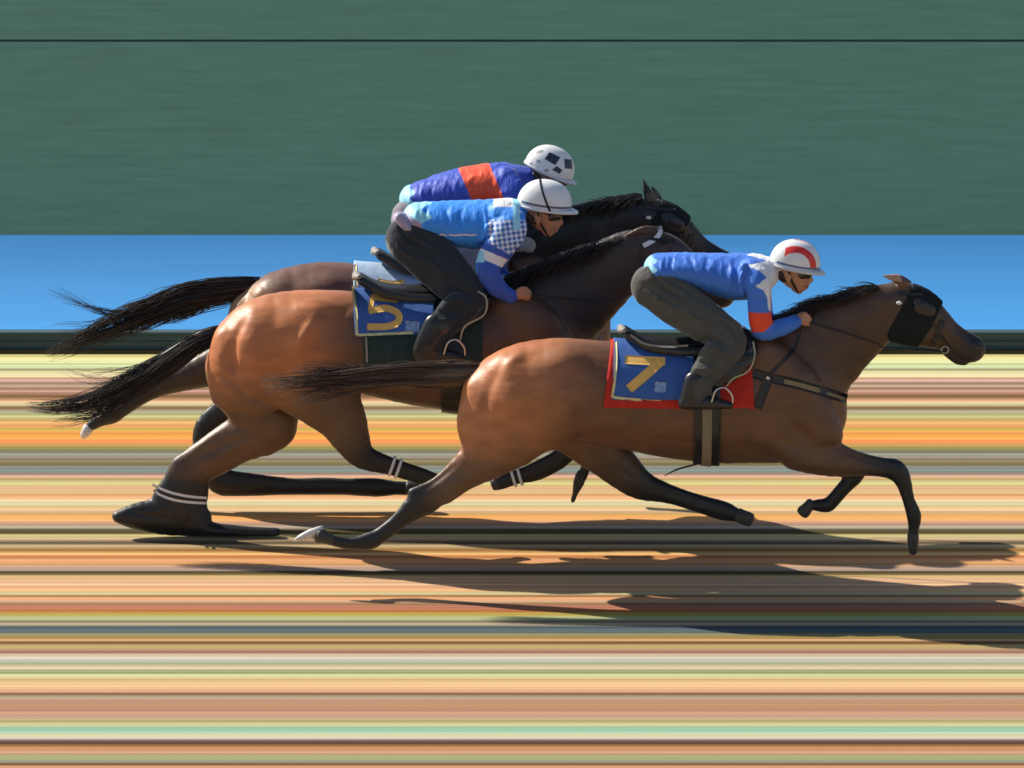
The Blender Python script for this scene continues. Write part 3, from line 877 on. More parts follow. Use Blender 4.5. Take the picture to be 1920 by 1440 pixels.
horseC, VC, FC = build_horse('C', YC, chC, colC, 'dark brown racehorse on the far side, almost hidden by its neighbour, with a pricked ear', (U(760, 930, YC)[0], YC, 0),
    [((168, 799), (154, 822), 11, 10, YC + .14, M_hoof_pale), ((762, 914), (786, 918), 14, 15, YC - .14, M_hoof), ((1066, 831), (1046, 838), 11, 12, YC - .13, M_hoof), ((1115, 823), (1098, 834), 11, 12, YC + .13, M_hoof)], (1268, 417), relief=[([(470, 545), (455, 570), (445, 600)], 8, -.012), ([(495, 540), (475, 560)], 9, .010)])

BA, BB, BC = bvh(VA, FA), bvh(VB, FB), bvh(VC, FC)

# ---- tails and manes
def guide(rows, Y0):
    return np.array([[*U(r[0], r[1], Y0 + (r[3] if len(r) > 3 else 0)), r[2] / S, (r[4] if len(r) > 4 else min(r[2] / S, .06))] for r in rows])

def tail(rows_list, Y0, parent, m, label=None, core=None):
    parts = []
    for i, (rows, cnt, kw) in enumerate(rows_list):
        parts.append(strands(guide(rows, Y0), cnt, 11 + i * 7 + int(Y0 * 10), **kw))
    if core is not None:
        Vc, Fc = sdf_mesh([Chain(px_nodes(core, Y0), .02)], .009)
        parts.append((Vc.tolist(), Fc.tolist()))
    v, f = merge(parts)
    o = obj('tail', v, f, m, parent)
    if label: o['label'] = label
    return o

tail([([(900, 694, 12), (850, 700, 20), (780, 702, 20), (700, 706, 17), (620, 712, 16), (540, 720, 15), (485, 726, 16)], 220, dict(w=.0042, tmin=.55, wob=.02)),
      ([(760, 702, 14), (680, 700, 16), (600, 692, 14), (540, 690, 16)], 60, dict(w=.003, tmin=.5, wob=.03)),
      ([(720, 715, 12), (640, 730, 14), (590, 742, 14), (540, 752, 16)], 70, dict(w=.003, tmin=.5, wob=.02))],
     YA, horseA, M_hair_brown, core=[(905, 694, 14, 0, .03), (860, 700, 24, 0, .045), (790, 703, 20, 0, .035), (710, 708, 12, 0, .025), (650, 712, 6, 0, .015)])
tail([([(425, 618, 10), (370, 640, 17), (315, 678, 21), (260, 712, 23), (200, 742, 20), (130, 760, 14), (45, 762, 9)], 280, dict(w=.0038, tmin=.5, wob=.03)),
      ([(300, 690, 12), (240, 740, 16), (190, 775, 12), (120, 785, 16), (95, 790, 14)], 60, dict(w=.003, tmin=.5, wob=.03)),
      ([(330, 670, 10), (250, 690, 12), (180, 700, 16), (110, 680, 16)], 26, dict(w=.0018, tmin=.5, wob=.05))],
     YB, horseB, M_hair, core=[(430, 616, 10, 0, .03), (385, 632, 17, 0, .035), (325, 672, 21, 0, .03), (270, 706, 18, 0, .02), (220, 735, 8, 0, .01)])
tail([([(490, 535, 12), (430, 545, 20), (350, 560, 24), (280, 585, 24), (215, 612, 20), (150, 640, 14), (80, 668, 9)], 300, dict(w=.0038, tmin=.5, wob=.03)),
      ([(320, 560, 14), (240, 585, 16), (190, 580, 12), (130, 555, 14), (85, 535, 10)], 34, dict(w=.0022, tmin=.5, wob=.03)),
      ([(400, 560, 12), (350, 580, 16), (300, 598, 12), (270, 605, 14)], 50, dict(w=.0022, tmin=.5, wob=.04)),
      ([(300, 590, 12), (220, 610, 16), (150, 618, 12), (80, 628, 14)], 40, dict(w=.0020, tmin=.5, wob=.04))],
     YC, horseC, M_hair, core=[(495, 533, 12, 0, .03), (440, 543, 20, 0, .04), (370, 557, 22, 0, .035), (300, 580, 20, 0, .025), (240, 605, 10, 0, .012)])

def mane(crest, Y0, parent, n, seed, length=(.10, .22), dirv=(-.9, -.1, .25), droop=.12, wid=.004, lats=(-.05, .04)):
    rng = np.random.default_rng(seed)
    C = smooth_path(np.array([[*U(a, b, Y0)] for a, b in crest]), 200)
    parts = []
    for i in range(n):
        p = C[rng.integers(0, 200)].copy()
        p[1] += rng.uniform(*lats)
        L = rng.uniform(*length)
        d = np.array(dirv) + rng.normal(size=3) * np.array([.15, .25, .14])
        d /= np.linalg.norm(d)
        rings = []
        for k in range(7):
            q = k / 6
            x = p + d * L * q + np.array([0, rng.choice([-1]) * .02 * q, -droop * q * q * L * 4])
            w = wid * (1 - .8 * q)
            rings.append([*x, w, w])
        parts.append(loft(rings, 3))
    v, f = merge(parts)
    return obj('mane', v, f, M_hair, parent)

mane([(1455, 615), (1500, 590), (1550, 567), (1600, 553), (1650, 538)], YA, horseA, 1300, 3, length=(.09, .21), droop=.12)
mane([(960, 520), (1010, 500), (1060, 480), (1110, 462), (1170, 445)], YB, horseB, 900, 4, length=(.10, .22), droop=.25, lats=(-.09, .03))
mane([(990, 450), (1050, 410), (1110, 385), (1160, 372), (1205, 366)], YC, horseC, 1000, 5, length=(.10, .2), droop=.2, lats=(-.08, .04))

# ------------------------------------------------------------------ tack
def base_of(px, Y0):
    return (U(px, 700, Y0)[0], Y0, U(px, 640, Y0)[2])

def zc_of(px, py, Y0):
    return U(px, py, Y0)[2]

# cloths ------------------------------------------------ horse A
BLUE_PAD = lin((52, 88, 165)); 
def padcol(V, base, Y0, extra=None):
    c = np.tile(np.array(base), (len(V), 1))
    if extra: c = extra(c, *PROJ(V, Y0), V)
    return c
t = thing('saddle_pad', base_of(1270, YA), 'plain red pad showing below and in front of the number 7 cloth', 'saddle pad')
v, f = wrap(BA, lambda p: 1146 - (p - 640) * .13, lambda p: 1408 + (p - 700) * .05, YA, zc_of(1270, 750, YA), 764, nx=50, off=.012)
obj('pad', v, f, M_red, t); VpA, FpA = v, f
BpA = bvh(v, f)
t = thing('number_cloth', base_of(1220, YA), 'blue saddle cloth with yellow piping and a gold number 7 on the near horse', 'saddle cloth')
v, f = wrap(BA, lambda p: 1151 + (p - 640) * -.03, lambda p: 1300, YA, zc_of(1220, 750, YA), 748, nx=50, off=.024)
BLUE_N = np.array([0.055, 0.135, 0.40])
obj('cloth', v, f, M_pad, t, col=padcol(v, BLUE_N, YA))
BcA = bvh(v, f)
fy = YA - .28
v, f = ribbon([(1154, 640), (1155, 670), (1153, 710), (1149, 738), (1152, 745), (1200, 750), (1290, 756)], 5, BcA, fy, off=.006, thick=.006, n=90, across=3)
obj('piping', v, f, M_yellow, t)
v1 = ribbon([(1172, 674), (1247, 678)], 16, BcA, fy, off=.0035, thick=.003, n=14, smooth=False)
v2 = ribbon([(1238, 678), (1212, 702), (1179, 730)], 18, BcA, fy, off=.0040, thick=.003, n=16)
v, f = merge([v1, v2])
obj('number', v, f, M_gold, t)
v, f = ribbon([(1227, 725), (1249, 727)], 20, BcA, fy, off=.005, thick=.004, n=8, smooth=False)
obj('badge', v, f, M_badge, t)

# girth
def band(B, x0, x1, Y0, zc, off, m, parent, name, nx=8):
    v, f = wrap(B, lambda p: x0, lambda p: x1, Y0, zc, 800, nx=nx, na=90, off=off, thick=.006, full=True)
    return obj(name, v, f, m, parent)
t = thing('girth', base_of(1323, YA), 'black girth with a tan centre stripe under the belly of the near horse', 'girth')
gA = band(BA, 1299, 1348, YA, zc_of(1323, 755, YA), .020, M_black, t, 'strap')
band(BA, 1314, 1332, YA, zc_of(1323, 755, YA), .026, M_tan, t, 'webbing')
v, f = tube([U(1322, 866, YA - .02), U(1300, 872, YA - .05), U(1270, 880, YA - .06), U(1246, 892, YA - .07)], [.004, .006, .006, .003], 6, 16)
obj('loose_strap_end', v, f, M_black, t)
v, f = tube([U(1300, 864, YA - .04), U(1322, 870, YA - .04), U(1340, 864, YA - .03)], .012, 8, 12)
obj('buckle', v, f, M_black, t)

# breastplates
t = thing('breastplate', base_of(1500, YA), 'tan and black breastplate strap across the chest of the near horse', 'breastplate')
v, f = ribbon([(1412, 700), (1440, 708), (1500, 722), (1550, 736), (1588, 748)], 17, BA, YA - .2, off=.008, thick=.007, n=50)
obj('strap', v, f, M_black, t)
v, f = ribbon([(1470, 715), (1500, 722), (1538, 733)], 9, BA, YA - .2, off=.012, thick=.005, n=20)
obj('sheepskin', v, f, M_tan, t)
v, f = ribbon([(1550, 737), (1568, 743), (1586, 748)], 6, BA, YA - .2, off=.012, thick=.005, n=12)
obj('chest_webbing', v, f, M_tan, t)
v, f = ribbon([(1442, 705), (1432, 735), (1420, 765)], 16, BA, YA - .2, off=.010, thick=.007, n=20)
obj('side_strap', v, f, M_black, t)
v, f = ribbon([(1437, 707), (1443, 711)], 6, BA, YA - .2, off=.014, thick=.005, n=4, smooth=False)
obj('buckle', v, f, M_metal, t)
v, f = ribbon([(1440, 705), (1470, 675), (1490, 650), (1500, 622)], 6, BA, YA - .2, off=.006, thick=.005, n=24)
obj('neck_strap', v, f, M_black, t)

# saddle
def saddle(Y0, B, dx, dy, label, detail=True):
    t = thing('racing_saddle', base_of(1250 + dx, Y0), label, 'saddle', 'racing saddles on the horses')
    ch = [Chain(px_nodes([(1172, 621, 7, 0, .13), (1195, 634, 8, 0, .12), (1235, 641, 7, 0, .10), (1290, 642, 8, 0, .10), (1345, 632, 9, 0, .09), (1392, 622, 10, 0, .08)], Y0, dx, dy), .02)]
    for sg in (-1, 1):
        ch.append(Chain(px_nodes([(1178, 626, 8, sg * .10, .035), (1215, 648, 10, sg * .14, .035), (1265, 658, 9, sg * .17, .03), (1310, 660, 9, sg * .18, .03)], Y0, dx, dy), .02))
        ch.append(Chain(px_nodes([(1388, 632, 22, sg * .14, .03), (1392, 652, 30, sg * .22, .024), (1372, 682, 30, sg * .285, .018), (1348, 705, 22, sg * .31, .014)], Y0, dx, dy), .015))
    V, F = sdf_mesh(ch, .008)
    obj('seat', V, F, M_leather, t)
    V2, F2 = sdf_mesh([Chain(px_nodes([(1170, 619, 5, -.13, .02), (1164, 617, 6, -.05, .03), (1164, 617, 6, .05, .03), (1170, 619, 5, .13, .02)], Y0, dx, dy), .01)], .006)
    obj('cantle_trim', V2, F2, M_greyleather, t)
    return t
sA = saddle(YA, BA, 0, 0, 'black racing saddle with a pale cantle edge above the number 7 cloth')
v, f = ribbon([(1182, 628), (1210, 645), (1250, 650), (1290, 648)], 4, bvh(*sdf_mesh([Chain(px_nodes([(1178, 626, 9, -.10, .036), (1215, 648, 11, -.14, .036), (1265, 658, 10, -.17, .031), (1310, 660, 10, -.18, .031)], YA), .02)], .01)), YA - .18, off=.004, thick=.004, n=20)
obj('seat_binding', v, f, M_greyleather, sA)

# ------------------------------------------------------------------ jockeys
def inpoly(px, py, P):
    r = np.zeros(len(px), bool)
    for (x0, y0), (x1, y1) in zip(P, P[1:] + P[:1]):
        if y0 == y1: continue
        r ^= ((py > min(y0, y1)) & (py <= max(y0, y1)) & (px < x0 + (py - y0) * (x1 - x0) / (y1 - y0)))
    return r

def cap(center, tilt, rx, ry, rz, Y0, colour, parent, peak=True, peak_col=None):
    """helmet with silk; colour(x,y,z) in unit coordinates, x forward"""
    c = U(center[0], center[1], Y0)
    nu, nv = 240, 130
    V, F = [], []
    for j in range(nv):
        ph = math.pi / 2 - (math.pi / 2 + 0.18) * j / (nv - 1)
        for i in range(nu):
            th = 2 * math.pi * i / nu
            sx = abs(math.cos(ph)) ** 0.9
            x, y, z = sx * math.cos(th), sx * math.sin(th), math.sin(ph)
            if x > 0: x *= 0.97
            V.append([x, y, z])
    for j in range(nv - 1):
        for i in range(nu):
            a, b = j * nu + i, j * nu + (i + 1) % nu
            F.append([a, b, b + nu, a + nu][::-1])
    F.append([(nv - 1) * nu + i for i in range(nu)])
    V = np.array(V)
    Wd = V * np.array([rx / S, ry, rz / S])
    ct, st = math.cos(tilt), math.sin(tilt)
    R = np.array([[ct, 0, st], [0, 1, 0], [-st, 0, ct]])
    Wd = Wd @ R.T + c
    col = colour(V, *PROJ(Wd, Y0))
    o = obj('riding_helmet', Wd, F, M_helmet, parent, col=col)
    # rim band and peak
    rim, F2 = [], []
    n = 72
    pk = []
    for i in range(n):
        th = 2 * math.pi * i / n
        ext = 1.03 + 0.20 * max(0, math.cos(th)) ** 1.6
        zz = -0.14
        for (e, z2) in ((0.95, zz + .10), (ext, zz - .02), (ext, zz - .10), (0.95, zz - .02)):
            pk.append([e * math.cos(th), min(e, 1.06) * math.sin(th), z2])
    for i in range(n):
        for k in range(4):
            a, b = i * 4 + k, i * 4 + (k + 1) % 4
            a2, b2 = ((i + 1) % n) * 4 + k, ((i + 1) % n) * 4 + (k + 1) % 4
            F2.append([a, a2, b2, b])
    P = np.array(pk) * np.array([rx / S, ry, rz / S]) @ R.T + c
    obj('peak', P, F2, M_helmet, o, col=np.tile(np.array(peak_col if peak_col else (.62, .64, .68)), (len(P), 1)))
    return o, R, c

def person(Y0, loc_px, label, d, group='jockeys riding in the race'):
    root = thing('person', (U(loc_px[0], loc_px[1], Y0)[0], Y0, U(loc_px[0], loc_px[1], Y0)[2]), label, 'jockey', group)
    body = []
    for ch in d['torso'] + d['legs'] + d['arms']:
        n = px_nodes(ch, Y0)
        n[:, 3] = np.maximum(n[:, 3] * .62, .010); n[:, 4] = np.maximum(n[:, 4] * .62, .010)
        body.append(Chain(n, .03))
    for ch in d['head']:
        body.append(Chain(px_nodes(ch, Y0), .010))
    for ch in d['hands']:
        body.append(Chain(px_nodes(ch, Y0), .002, 2))
    V, F = sdf_mesh(body, .005)
    sk = np.tile(np.array(d.get('skin', (.50, .25, .155))), (len(V), 1))
    px, py = PROJ(V, Y0)
    lp = d.get('lips')
    if lp:
        m = ((px - lp[0]) ** 2 / 25 + (py - lp[1]) ** 2 / 4) < 1
        sk[m] = (.36, .12, .09)
    hr = d.get('hair')
    obj('body', V, F, M_skin, root, col=sk)
    if hr:
        Vh, Fh = sdf_mesh([Chain(px_nodes(hr, Y0), .01)], .006)
        obj('hair', Vh, Fh, M_hair, root)
    if d.get('gloves'):
        V, F = sdf_mesh([Chain(px_nodes(c, Y0), .002, 2) for c in d['hands'][:6]], .005, inflate=.005)
        obj('glove', V, F, M_glove, root)
        V, F = sdf_mesh([Chain(px_nodes(c, Y0), .002, 2) for c in d['hands'][6:]], .005, inflate=.005)
        obj('glove', V, F, M_glove, root)
    # jersey
    ch = [Chain(px_nodes(c, Y0), .03) for c in d['torso']] + [Chain(px_nodes(c, Y0), .02) for c in d['arms']] + [Chain(px_nodes(c, Y0), .012) for c in d.get('folds', [])]
    V, F = sdf_mesh(ch, .0062)
    V = ripple(V, F, .011, 7, int(loc_px[0]) % 7, ridge=True, aniso=(1.5, 1, .5))
    V = ripple(V, F, .003, 22, 3, aniso=(1.5, 1, .6))
    V = grooves(V, F, Y0, d.get('creases', []))
    obj('jersey', V, F, M_silk, root, col=d['jersey_col'](V, *PROJ(V, Y0)))
    ch = [Chain(px_nodes(c, Y0), .03) for c in d['legs']]
    V, F = sdf_mesh(ch, .008)
    V = ripple(V, F, .012, 6, 4, ridge=True, aniso=(1.3, 1, .9))
    V = ripple(V, F, .0025, 20, 5)
    V = grooves(V, F, Y0, [(p, w * .8, h * 1.7) for p, w, h in d.get('leg_creases', [])])
    obj('trousers', V, F, M_cloth, root, col=np.tile(np.array(d['trouser']), (len(V), 1)))
    for bt_ in d['boots']:
        V, F = sdf_mesh([Chain(px_nodes(c, Y0), .012) for c in bt_], .007)
        obj('boot', V, F, M_leather, root)
    return root

def hand(px, py, lat, dx=1.0, dy=-.1):
    """fist with four unequal curled fingers and a thumb, knuckles forward"""
    out = [[(px - 13, py + 3, 8.5, lat, .022), (px - 2, py, 10.5, lat, .030), (px + 4, py, 10, lat, .032)]]
    for i, (o, l) in enumerate(((-8, 9), (-2.7, 11.5), (2.7, 10.5), (8, 8))):
        y = py + o
        out.append([(px + 3, y, 2.8, lat - .012, .011), (px + 4 + l, y + .5, 2.6, lat - .006, .010), (px + 5 + l, y + 2, 2.4, lat + .018, .009), (px + l - 3, y + 2.5, 2.2, lat + .028, .008)])
    out.append([(px - 7, py - 6, 4, lat - .012, .012), (px + 1, py - 11, 3.4, lat - .018, .010), (px + 9, py - 11, 2.8, lat - .010, .009)])
    return out

def face(cx, cy, Y=0, s=1.0):
    """cx,cy: middle of the skull; profile looks to the right and slightly down"""
    A = [[(cx - 4 * s, cy - 2 * s, 25 * s, 0, .078), (cx + 5 * s, cy - 1 * s, 25 * s, 0, .076)],
         [(cx + 5 * s, cy + 12 * s, 24 * s, 0, .064), (cx + 12 * s, cy + 22 * s, 18 * s, 0, .055), (cx + 13 * s, cy + 31 * s, 13 * s, 0, .043), (cx + 14 * s, cy + 38 * s, 7.5 * s, 0, .026)],
         [(cx + 20 * s, cy + 20 * s, 11 * s, 0, .040), (cx + 21 * s, cy + 29 * s, 9 * s, 0, .030)],
         [(cx + 27 * s, cy + 13 * s, 4.5 * s, 0, .013), (cx + 33 * s, cy + 22 * s, 4.4 * s, 0, .013), (cx + 30 * s, cy + 25 * s, 4.4 * s, 0, .017)],
         [(cx + 27 * s, cy + 31 * s, 3.2 * s, -.012, .012), (cx + 27 * s, cy + 31 * s + .01, 3.2 * s, .012, .012)],
         [(cx + 25 * s, cy + 35.5 * s, 3.0 * s, -.011, .012), (cx + 25 * s, cy + 35.5 * s + .01, 3.0 * s, .011, .012)],
         [(cx + 24 * s, cy + 6 * s, 6 * s, -.03, .02), (cx + 24 * s, cy + 6 * s + .01, 6 * s, .03, .02)]]
    for sg in (-1, 1):
        A.append([(cx - 7 * s, cy + 10 * s, 5 * s, sg * .080, .012), (cx - 4 * s, cy + 17 * s, 6 * s, sg * .084, .012), (cx - 3 * s, cy + 24 * s, 3.5 * s, sg * .078, .01)])
        A.append([(cx + 12 * s, cy + 16 * s, 9 * s, sg * .044, .022), (cx + 19 * s, cy + 24 * s, 7 * s, sg * .036, .02)])
    return A

def goggles(cx, cy, Y0, parent, s=1.0, strap=True):
    ch = []
    for sg in (-1, 1):
        ch.append(Chain(px_nodes([(cx + 29 * s, cy + 13 * s, 8 * s, sg * .026, .022), (cx + 20 * s, cy + 13 * s, 8.5 * s, sg * .062, .018)], Y0), .006))
    V, F = sdf_mesh(ch, .004)
    o = obj('goggles', V, F, M_lens, parent)
    for sg in (-1, 1):
        v, f = tube([U(cx + 20 * s, cy + 11 * s, Y0 + sg * .078), U(cx + 4 * s, cy + 6 * s, Y0 + sg * .086), U(cx - 14 * s, cy + 2 * s, Y0 + sg * .084)], .008, 6, 14)
        obj('elastic_strap', v, f, M_blackcloth, o)
    return o

def chinstrap(pts, Y0, lat, parent):
    parts = []
    for sg in (-1, 1):
        P = [U(a, b, Y0 + sg * l) for a, b, l in pts]
        parts.append(tube(P, .006, 8, 16))
    v, f = merge(parts)
    return obj('chin_strap', v, f, M_blackcloth, parent)

# ---- jockey A
JB = np.array([0.050, 0.185, 0.68]); JW = np.array([0.80, 0.80, 0.82]); JO = np.array([0.85, 0.075, 0.028]); JC = np.array([0.28, 0.62, 0.80])
def colJA(V, px, py):
    c = np.tile(JB, (len(V), 1))
    lat = np.abs(V[:, 1] - YA)
    tor = lat < .30
    c[(px < 1228 + 6 * np.sin(py * .35)) & (py < 535)] = JC
    c[inpoly(px, py, [(1400, 478), (1437, 488), (1427, 492), (1400, 497), (1424, 508), (1438, 520), (1417, 537), (1432, 545), (1438, 556), (1441, 582), (1452, 582), (1452, 545), (1475, 540), (1480, 470), (1440, 470)])] = JW
    c[inpoly(px, py, [(1392, 584), (1425, 587), (1455, 584), (1450, 606), (1432, 623), (1411, 623), (1398, 606)]) & (lat > .12)] = JO
    return c
dA = dict(creases=[([(1262, 480), (1258, 500), (1268, 528)], 4, -0.01), ([(1290, 478), (1300, 500), (1296, 530)], 4, -0.008), ([(1330, 480), (1322, 505), (1335, 540)], 5, -0.008), ([(1365, 482), (1372, 510), (1362, 545)], 4, 0.008), ([(1400, 500), (1382, 515), (1378, 550)], 5, -0.012), ([(1402, 560), (1420, 566), (1440, 560)], 4, -0.006), ([(1403, 545), (1420, 550), (1440, 542)], 4, 0.006), ([(1245, 480), (1240, 500), (1248, 525)], 4, 0.009), ([(1445, 622), (1455, 612), (1462, 600)], 4, -0.006)],
    leg_creases=[([(1225, 510), (1245, 540), (1285, 560)], 6, -0.012), ([(1205, 540), (1240, 565), (1290, 590)], 6, 0.01), ([(1250, 520), (1290, 545), (1340, 575)], 6, -0.01), ([(1280, 575), (1310, 600), (1335, 600)], 5, 0.009), ([(1310, 640), (1335, 635), (1365, 645)], 6, -0.014), ([(1315, 660), (1340, 655), (1370, 668)], 5, 0.01), ([(1300, 675), (1320, 680), (1345, 676)], 5, -0.01), ([(1295, 700), (1315, 706), (1340, 700)], 4, -0.008), ([(1300, 690), (1320, 693), (1340, 689)], 4, 0.008), ([(1350, 600), (1370, 615), (1385, 640)], 6, -0.01)],
    torso=[[(1234, 503, 26, 0, .150), (1285, 503, 28, 0, .155), (1335, 512, 37, 0, .175), (1385, 519, 43, 0, .19), (1420, 515, 37, 0, .17), (1446, 506, 20, 0, .085), (1458, 504, 16, 0, .065)]],
    arms=[[(1405, 515, 30, -.13, .075), (1420, 530, 25, -.19, .065), (1423, 565, 21, -.22, .052), (1426, 600, 21, -.22, .050), (1432, 620, 18, -.21, .046), (1462, 615, 16, -.17, .040), (1492, 603, 12.5, -.12, .034)],
          [(1405, 515, 30, .13, .075), (1420, 530, 25, .19, .065), (1426, 560, 21, .22, .05), (1430, 592, 19, .22, .046), (1445, 604, 16, .2, .042), (1468, 601, 13, .15, .036), (1492, 594, 11, .10, .03)]],
    legs=[[(1222, 535, 38, 0, .13), (1240, 530, 36, 0, .13)],
          [(1226, 538, 41, -.09, .085), (1275, 572, 42, -.14, .085), (1330, 608, 38, -.21, .075), (1368, 640, 31, -.27, .06), (1350, 662, 32, -.31, .055), (1322, 700, 27, -.345, .048), (1305, 735, 22, -.36, .042)],
          [(1226, 538, 41, .09, .085), (1275, 572, 42, .14, .085), (1330, 608, 38, .21, .075), (1372, 640, 31, .27, .06), (1350, 665, 30, .31, .055), (1322, 700, 27, .345, .048), (1305, 735, 22, .36, .042)]],
    boots=[[[(1306, 718, 24, -.355, .046), (1298, 740, 21, -.36, .042), (1290, 752, 16, -.36, .038)], [(1281, 757, 10, -.36, .034), (1320, 755, 13, -.36, .036), (1350, 757, 10, -.365, .034), (1368, 760, 7, -.37, .03)]],
           [[(1306, 718, 24, .355, .046), (1298, 740, 21, .36, .042), (1290, 752, 16, .36, .038)], [(1281, 757, 10, .36, .034), (1320, 755, 13, .36, .036), (1350, 757, 10, .365, .034), (1368, 760, 7, .37, .03)]]],
    head=[[(1440, 508, 17, 0, .06), (1468, 506, 17, 0, .055)]] + face(1482, 499, s=1.15),
    hands=hand(1503, 599, -.10) + hand(1502, 590, .08),
    jersey_col=colJA, trouser=(0.084, 0.083, 0.074), lips=(1512, 537),
    folds=[[(1395, 500, 7, -.17, .03), (1388, 520, 7, -.19, .03), (1392, 548, 6, -.18, .03)]],
    hair=[(1460, 508, 12, 0, .074), (1470, 518, 11, 0, .074)])
jA = person(YA, (1310, 768), 'leading jockey in blue jersey with white yoke and orange armband, red and white helmet', dA)
def capA(V, px, py):
    x, y, z = V.T
    c = np.tile(np.array([.80, .80, .80]), (len(V), 1))
    r = np.hypot(x + .02, z - .02)
    red = (r > .56) & (r < .81) & (x > -.52) & (np.abs(y) > .30)
    c[red] = (.72, .045, .04)
    c[(np.abs(y) < .10) & (x > -.2)] = (.70, .06, .05)
    c[(z < .06) & (x > -.75)] = (.10, .16, .33)
    c[(z < -.04)] = (.62, .66, .74)
    return c
hA, _, _ = cap((1491, 493), math.radians(11), 48, .115, 44, YA, capA, jA)
goggles(1482, 499, YA, jA, 1.15)
chinstrap([(1478, 503, .088), (1482, 522, .084), (1492, 541, .050), (1499, 550, .0)], YA, 0, jA)

# ---- jockey B
JB2 = np.array([0.040, 0.28, 0.90]); JL = np.array([0.32, 0.72, 0.90]); JD = np.array([0.035, 0.10, 0.48])
def colJB(V, px, py):
    c = np.tile(JB2, (len(V), 1))
    lat = np.abs(V[:, 1] - YB)
    c[(px < 800 + 10 * np.sin(py * .22)) & (py < 425)] = JL
    c[(px > 925) & (py < 388)] = JW
    c[inpoly(px, py, [(720, 395), (760, 398), (790, 420), (792, 450), (760, 455), (720, 440)])] = (.36, .32, .46)
    arm = lat > .135
    c[arm & (px > 895) & (py > 455)] = JD
    # chequered sleeve
    u = (px * .80 + py * .60) / 6.6; v_ = (-px * .60 + py * .80) / 6.6
    chk = ((np.floor(u) + np.floor(v_)) % 2 == 0)
    sl_ = arm & (px > 915) & (py > 412) & (py < 452 + (px - 910) * .55)
    c[sl_] = (.05, .16, .50)
    c[sl_ & chk] = (.62, .72, .90)
    d_ = (py - 467) - (px - 905) * .42
    c[arm & (d_ > 0) & (d_ < 19) & (px > 893)] = JW
    c[arm & (px < 908) & (py > 470) & (py < 492)] = JL
    c[(px > 962) & (px < 975) & (py < 430)] = JL
    return c
dB_ = dict(creases=[([(802, 385), (798, 405), (808, 433)], 4, -0.01), ([(830, 383), (840, 405), (836, 435)], 4, -0.008), ([(870, 385), (862, 410), (875, 445)], 5, -0.008), ([(905, 387), (912, 415), (902, 450)], 4, 0.008), ([(940, 405), (922, 420), (918, 455)], 5, -0.012), ([(942, 465), (960, 471), (980, 465)], 4, -0.006), ([(943, 450), (960, 455), (980, 447)], 4, 0.006), ([(785, 385), (780, 405), (788, 430)], 4, 0.009), ([(985, 527), (995, 517), (1002, 505)], 4, -0.006)],
    leg_creases=[([(745, 418), (765, 448), (805, 468)], 6, -0.012), ([(725, 448), (760, 473), (810, 498)], 6, 0.01), ([(770, 428), (810, 453), (860, 483)], 6, -0.01), ([(800, 483), (830, 508), (855, 508)], 5, 0.009), ([(830, 548), (855, 543), (885, 553)], 6, -0.014), ([(835, 568), (860, 563), (890, 576)], 5, 0.01), ([(820, 583), (840, 588), (865, 584)], 5, -0.01), ([(815, 608), (835, 614), (860, 608)], 4, -0.008), ([(820, 598), (840, 601), (860, 597)], 4, 0.008), ([(870, 508), (890, 523), (905, 548)], 6, -0.01)],
    torso=[[(782, 408, 28, 0, .150), (830, 415, 38, 0, .165), (885, 421, 46, 0, .185), (930, 415, 42, 0, .18), (958, 402, 30, 0, .14), (975, 395, 20, 0, .08)]],
    arms=[[(940, 408, 34, -.12, .075), (957, 425, 32, -.18, .070), (942, 455, 30, -.21, .060), (922, 485, 27, -.22, .055), (916, 508, 22, -.25, .048), (932, 538, 19, -.25, .042), (958, 556, 13, -.235, .034)],
          [(940, 408, 32, .12, .075), (957, 425, 30, .18, .070), (945, 455, 27, .21, .056), (930, 485, 24, .22, .05), (930, 508, 20, .2, .045), (950, 525, 17, .15, .04), (972, 540, 12, .10, .032)]],
    legs=[[(764, 447, 40, 0, .13), (785, 440, 38, 0, .13)],
          [(768, 448, 45, -.09, .085), (812, 487, 48, -.14, .085), (850, 525, 42, -.21, .075), (878, 558, 33, -.27, .06), (852, 585, 31, -.31, .055), (828, 615, 27, -.345, .048), (815, 640, 24, -.36, .042)],
          [(768, 448, 45, .09, .085), (812, 487, 48, .14, .085), (850, 525, 42, .21, .075), (882, 558, 33, .27, .06), (852, 585, 31, .31, .055), (828, 615, 27, .345, .048), (815, 640, 24, .36, .042)]],
    boots=[[[(822, 615, 30, -.35, .05), (808, 640, 28, -.36, .045), (796, 660, 24, -.36, .04)], [(792, 668, 12, -.36, .036), (825, 666, 13, -.36, .036), (850, 668, 10, -.365, .034), (862, 671, 7, -.37, .03)]],
           [[(822, 615, 29, .35, .05), (808, 640, 26, .36, .045), (796, 662, 22, .36, .04)], [(792, 668, 12, .36, .036), (825, 666, 13, .36, .036), (850, 668, 10, .365, .034), (862, 671, 7, .37, .03)]]],
    head=[[(965, 400, 17, 0, .06), (993, 400, 17, 0, .055)]] + face(1013, 391, s=1.16),
    hands=hand(978, 551, -.225) + hand(984, 536, .08),
    jersey_col=colJB, trouser=(0.030, 0.036, 0.043), lips=(1043, 430), skin=(.44, .22, .13),
    folds=[[(752, 408, 10, -.09, .08), (762, 422, 10, -.11, .066), (770, 430, 5, -.13, .045)], [(748, 412, 12, .09, .07), (762, 425, 15, .12, .06), (775, 436, 8, .14, .05)], [(960, 405, 8, -.17, .03), (925, 420, 8, -.185, .03), (905, 445, 6, -.17, .03)]],
    hair=[(988, 400, 12, 0, .074), (1000, 412, 11, 0, .074)])
jB = person(YB, (820, 680), 'middle jockey in light blue jersey with chequered sleeve and white armband, plain white helmet', dB_)
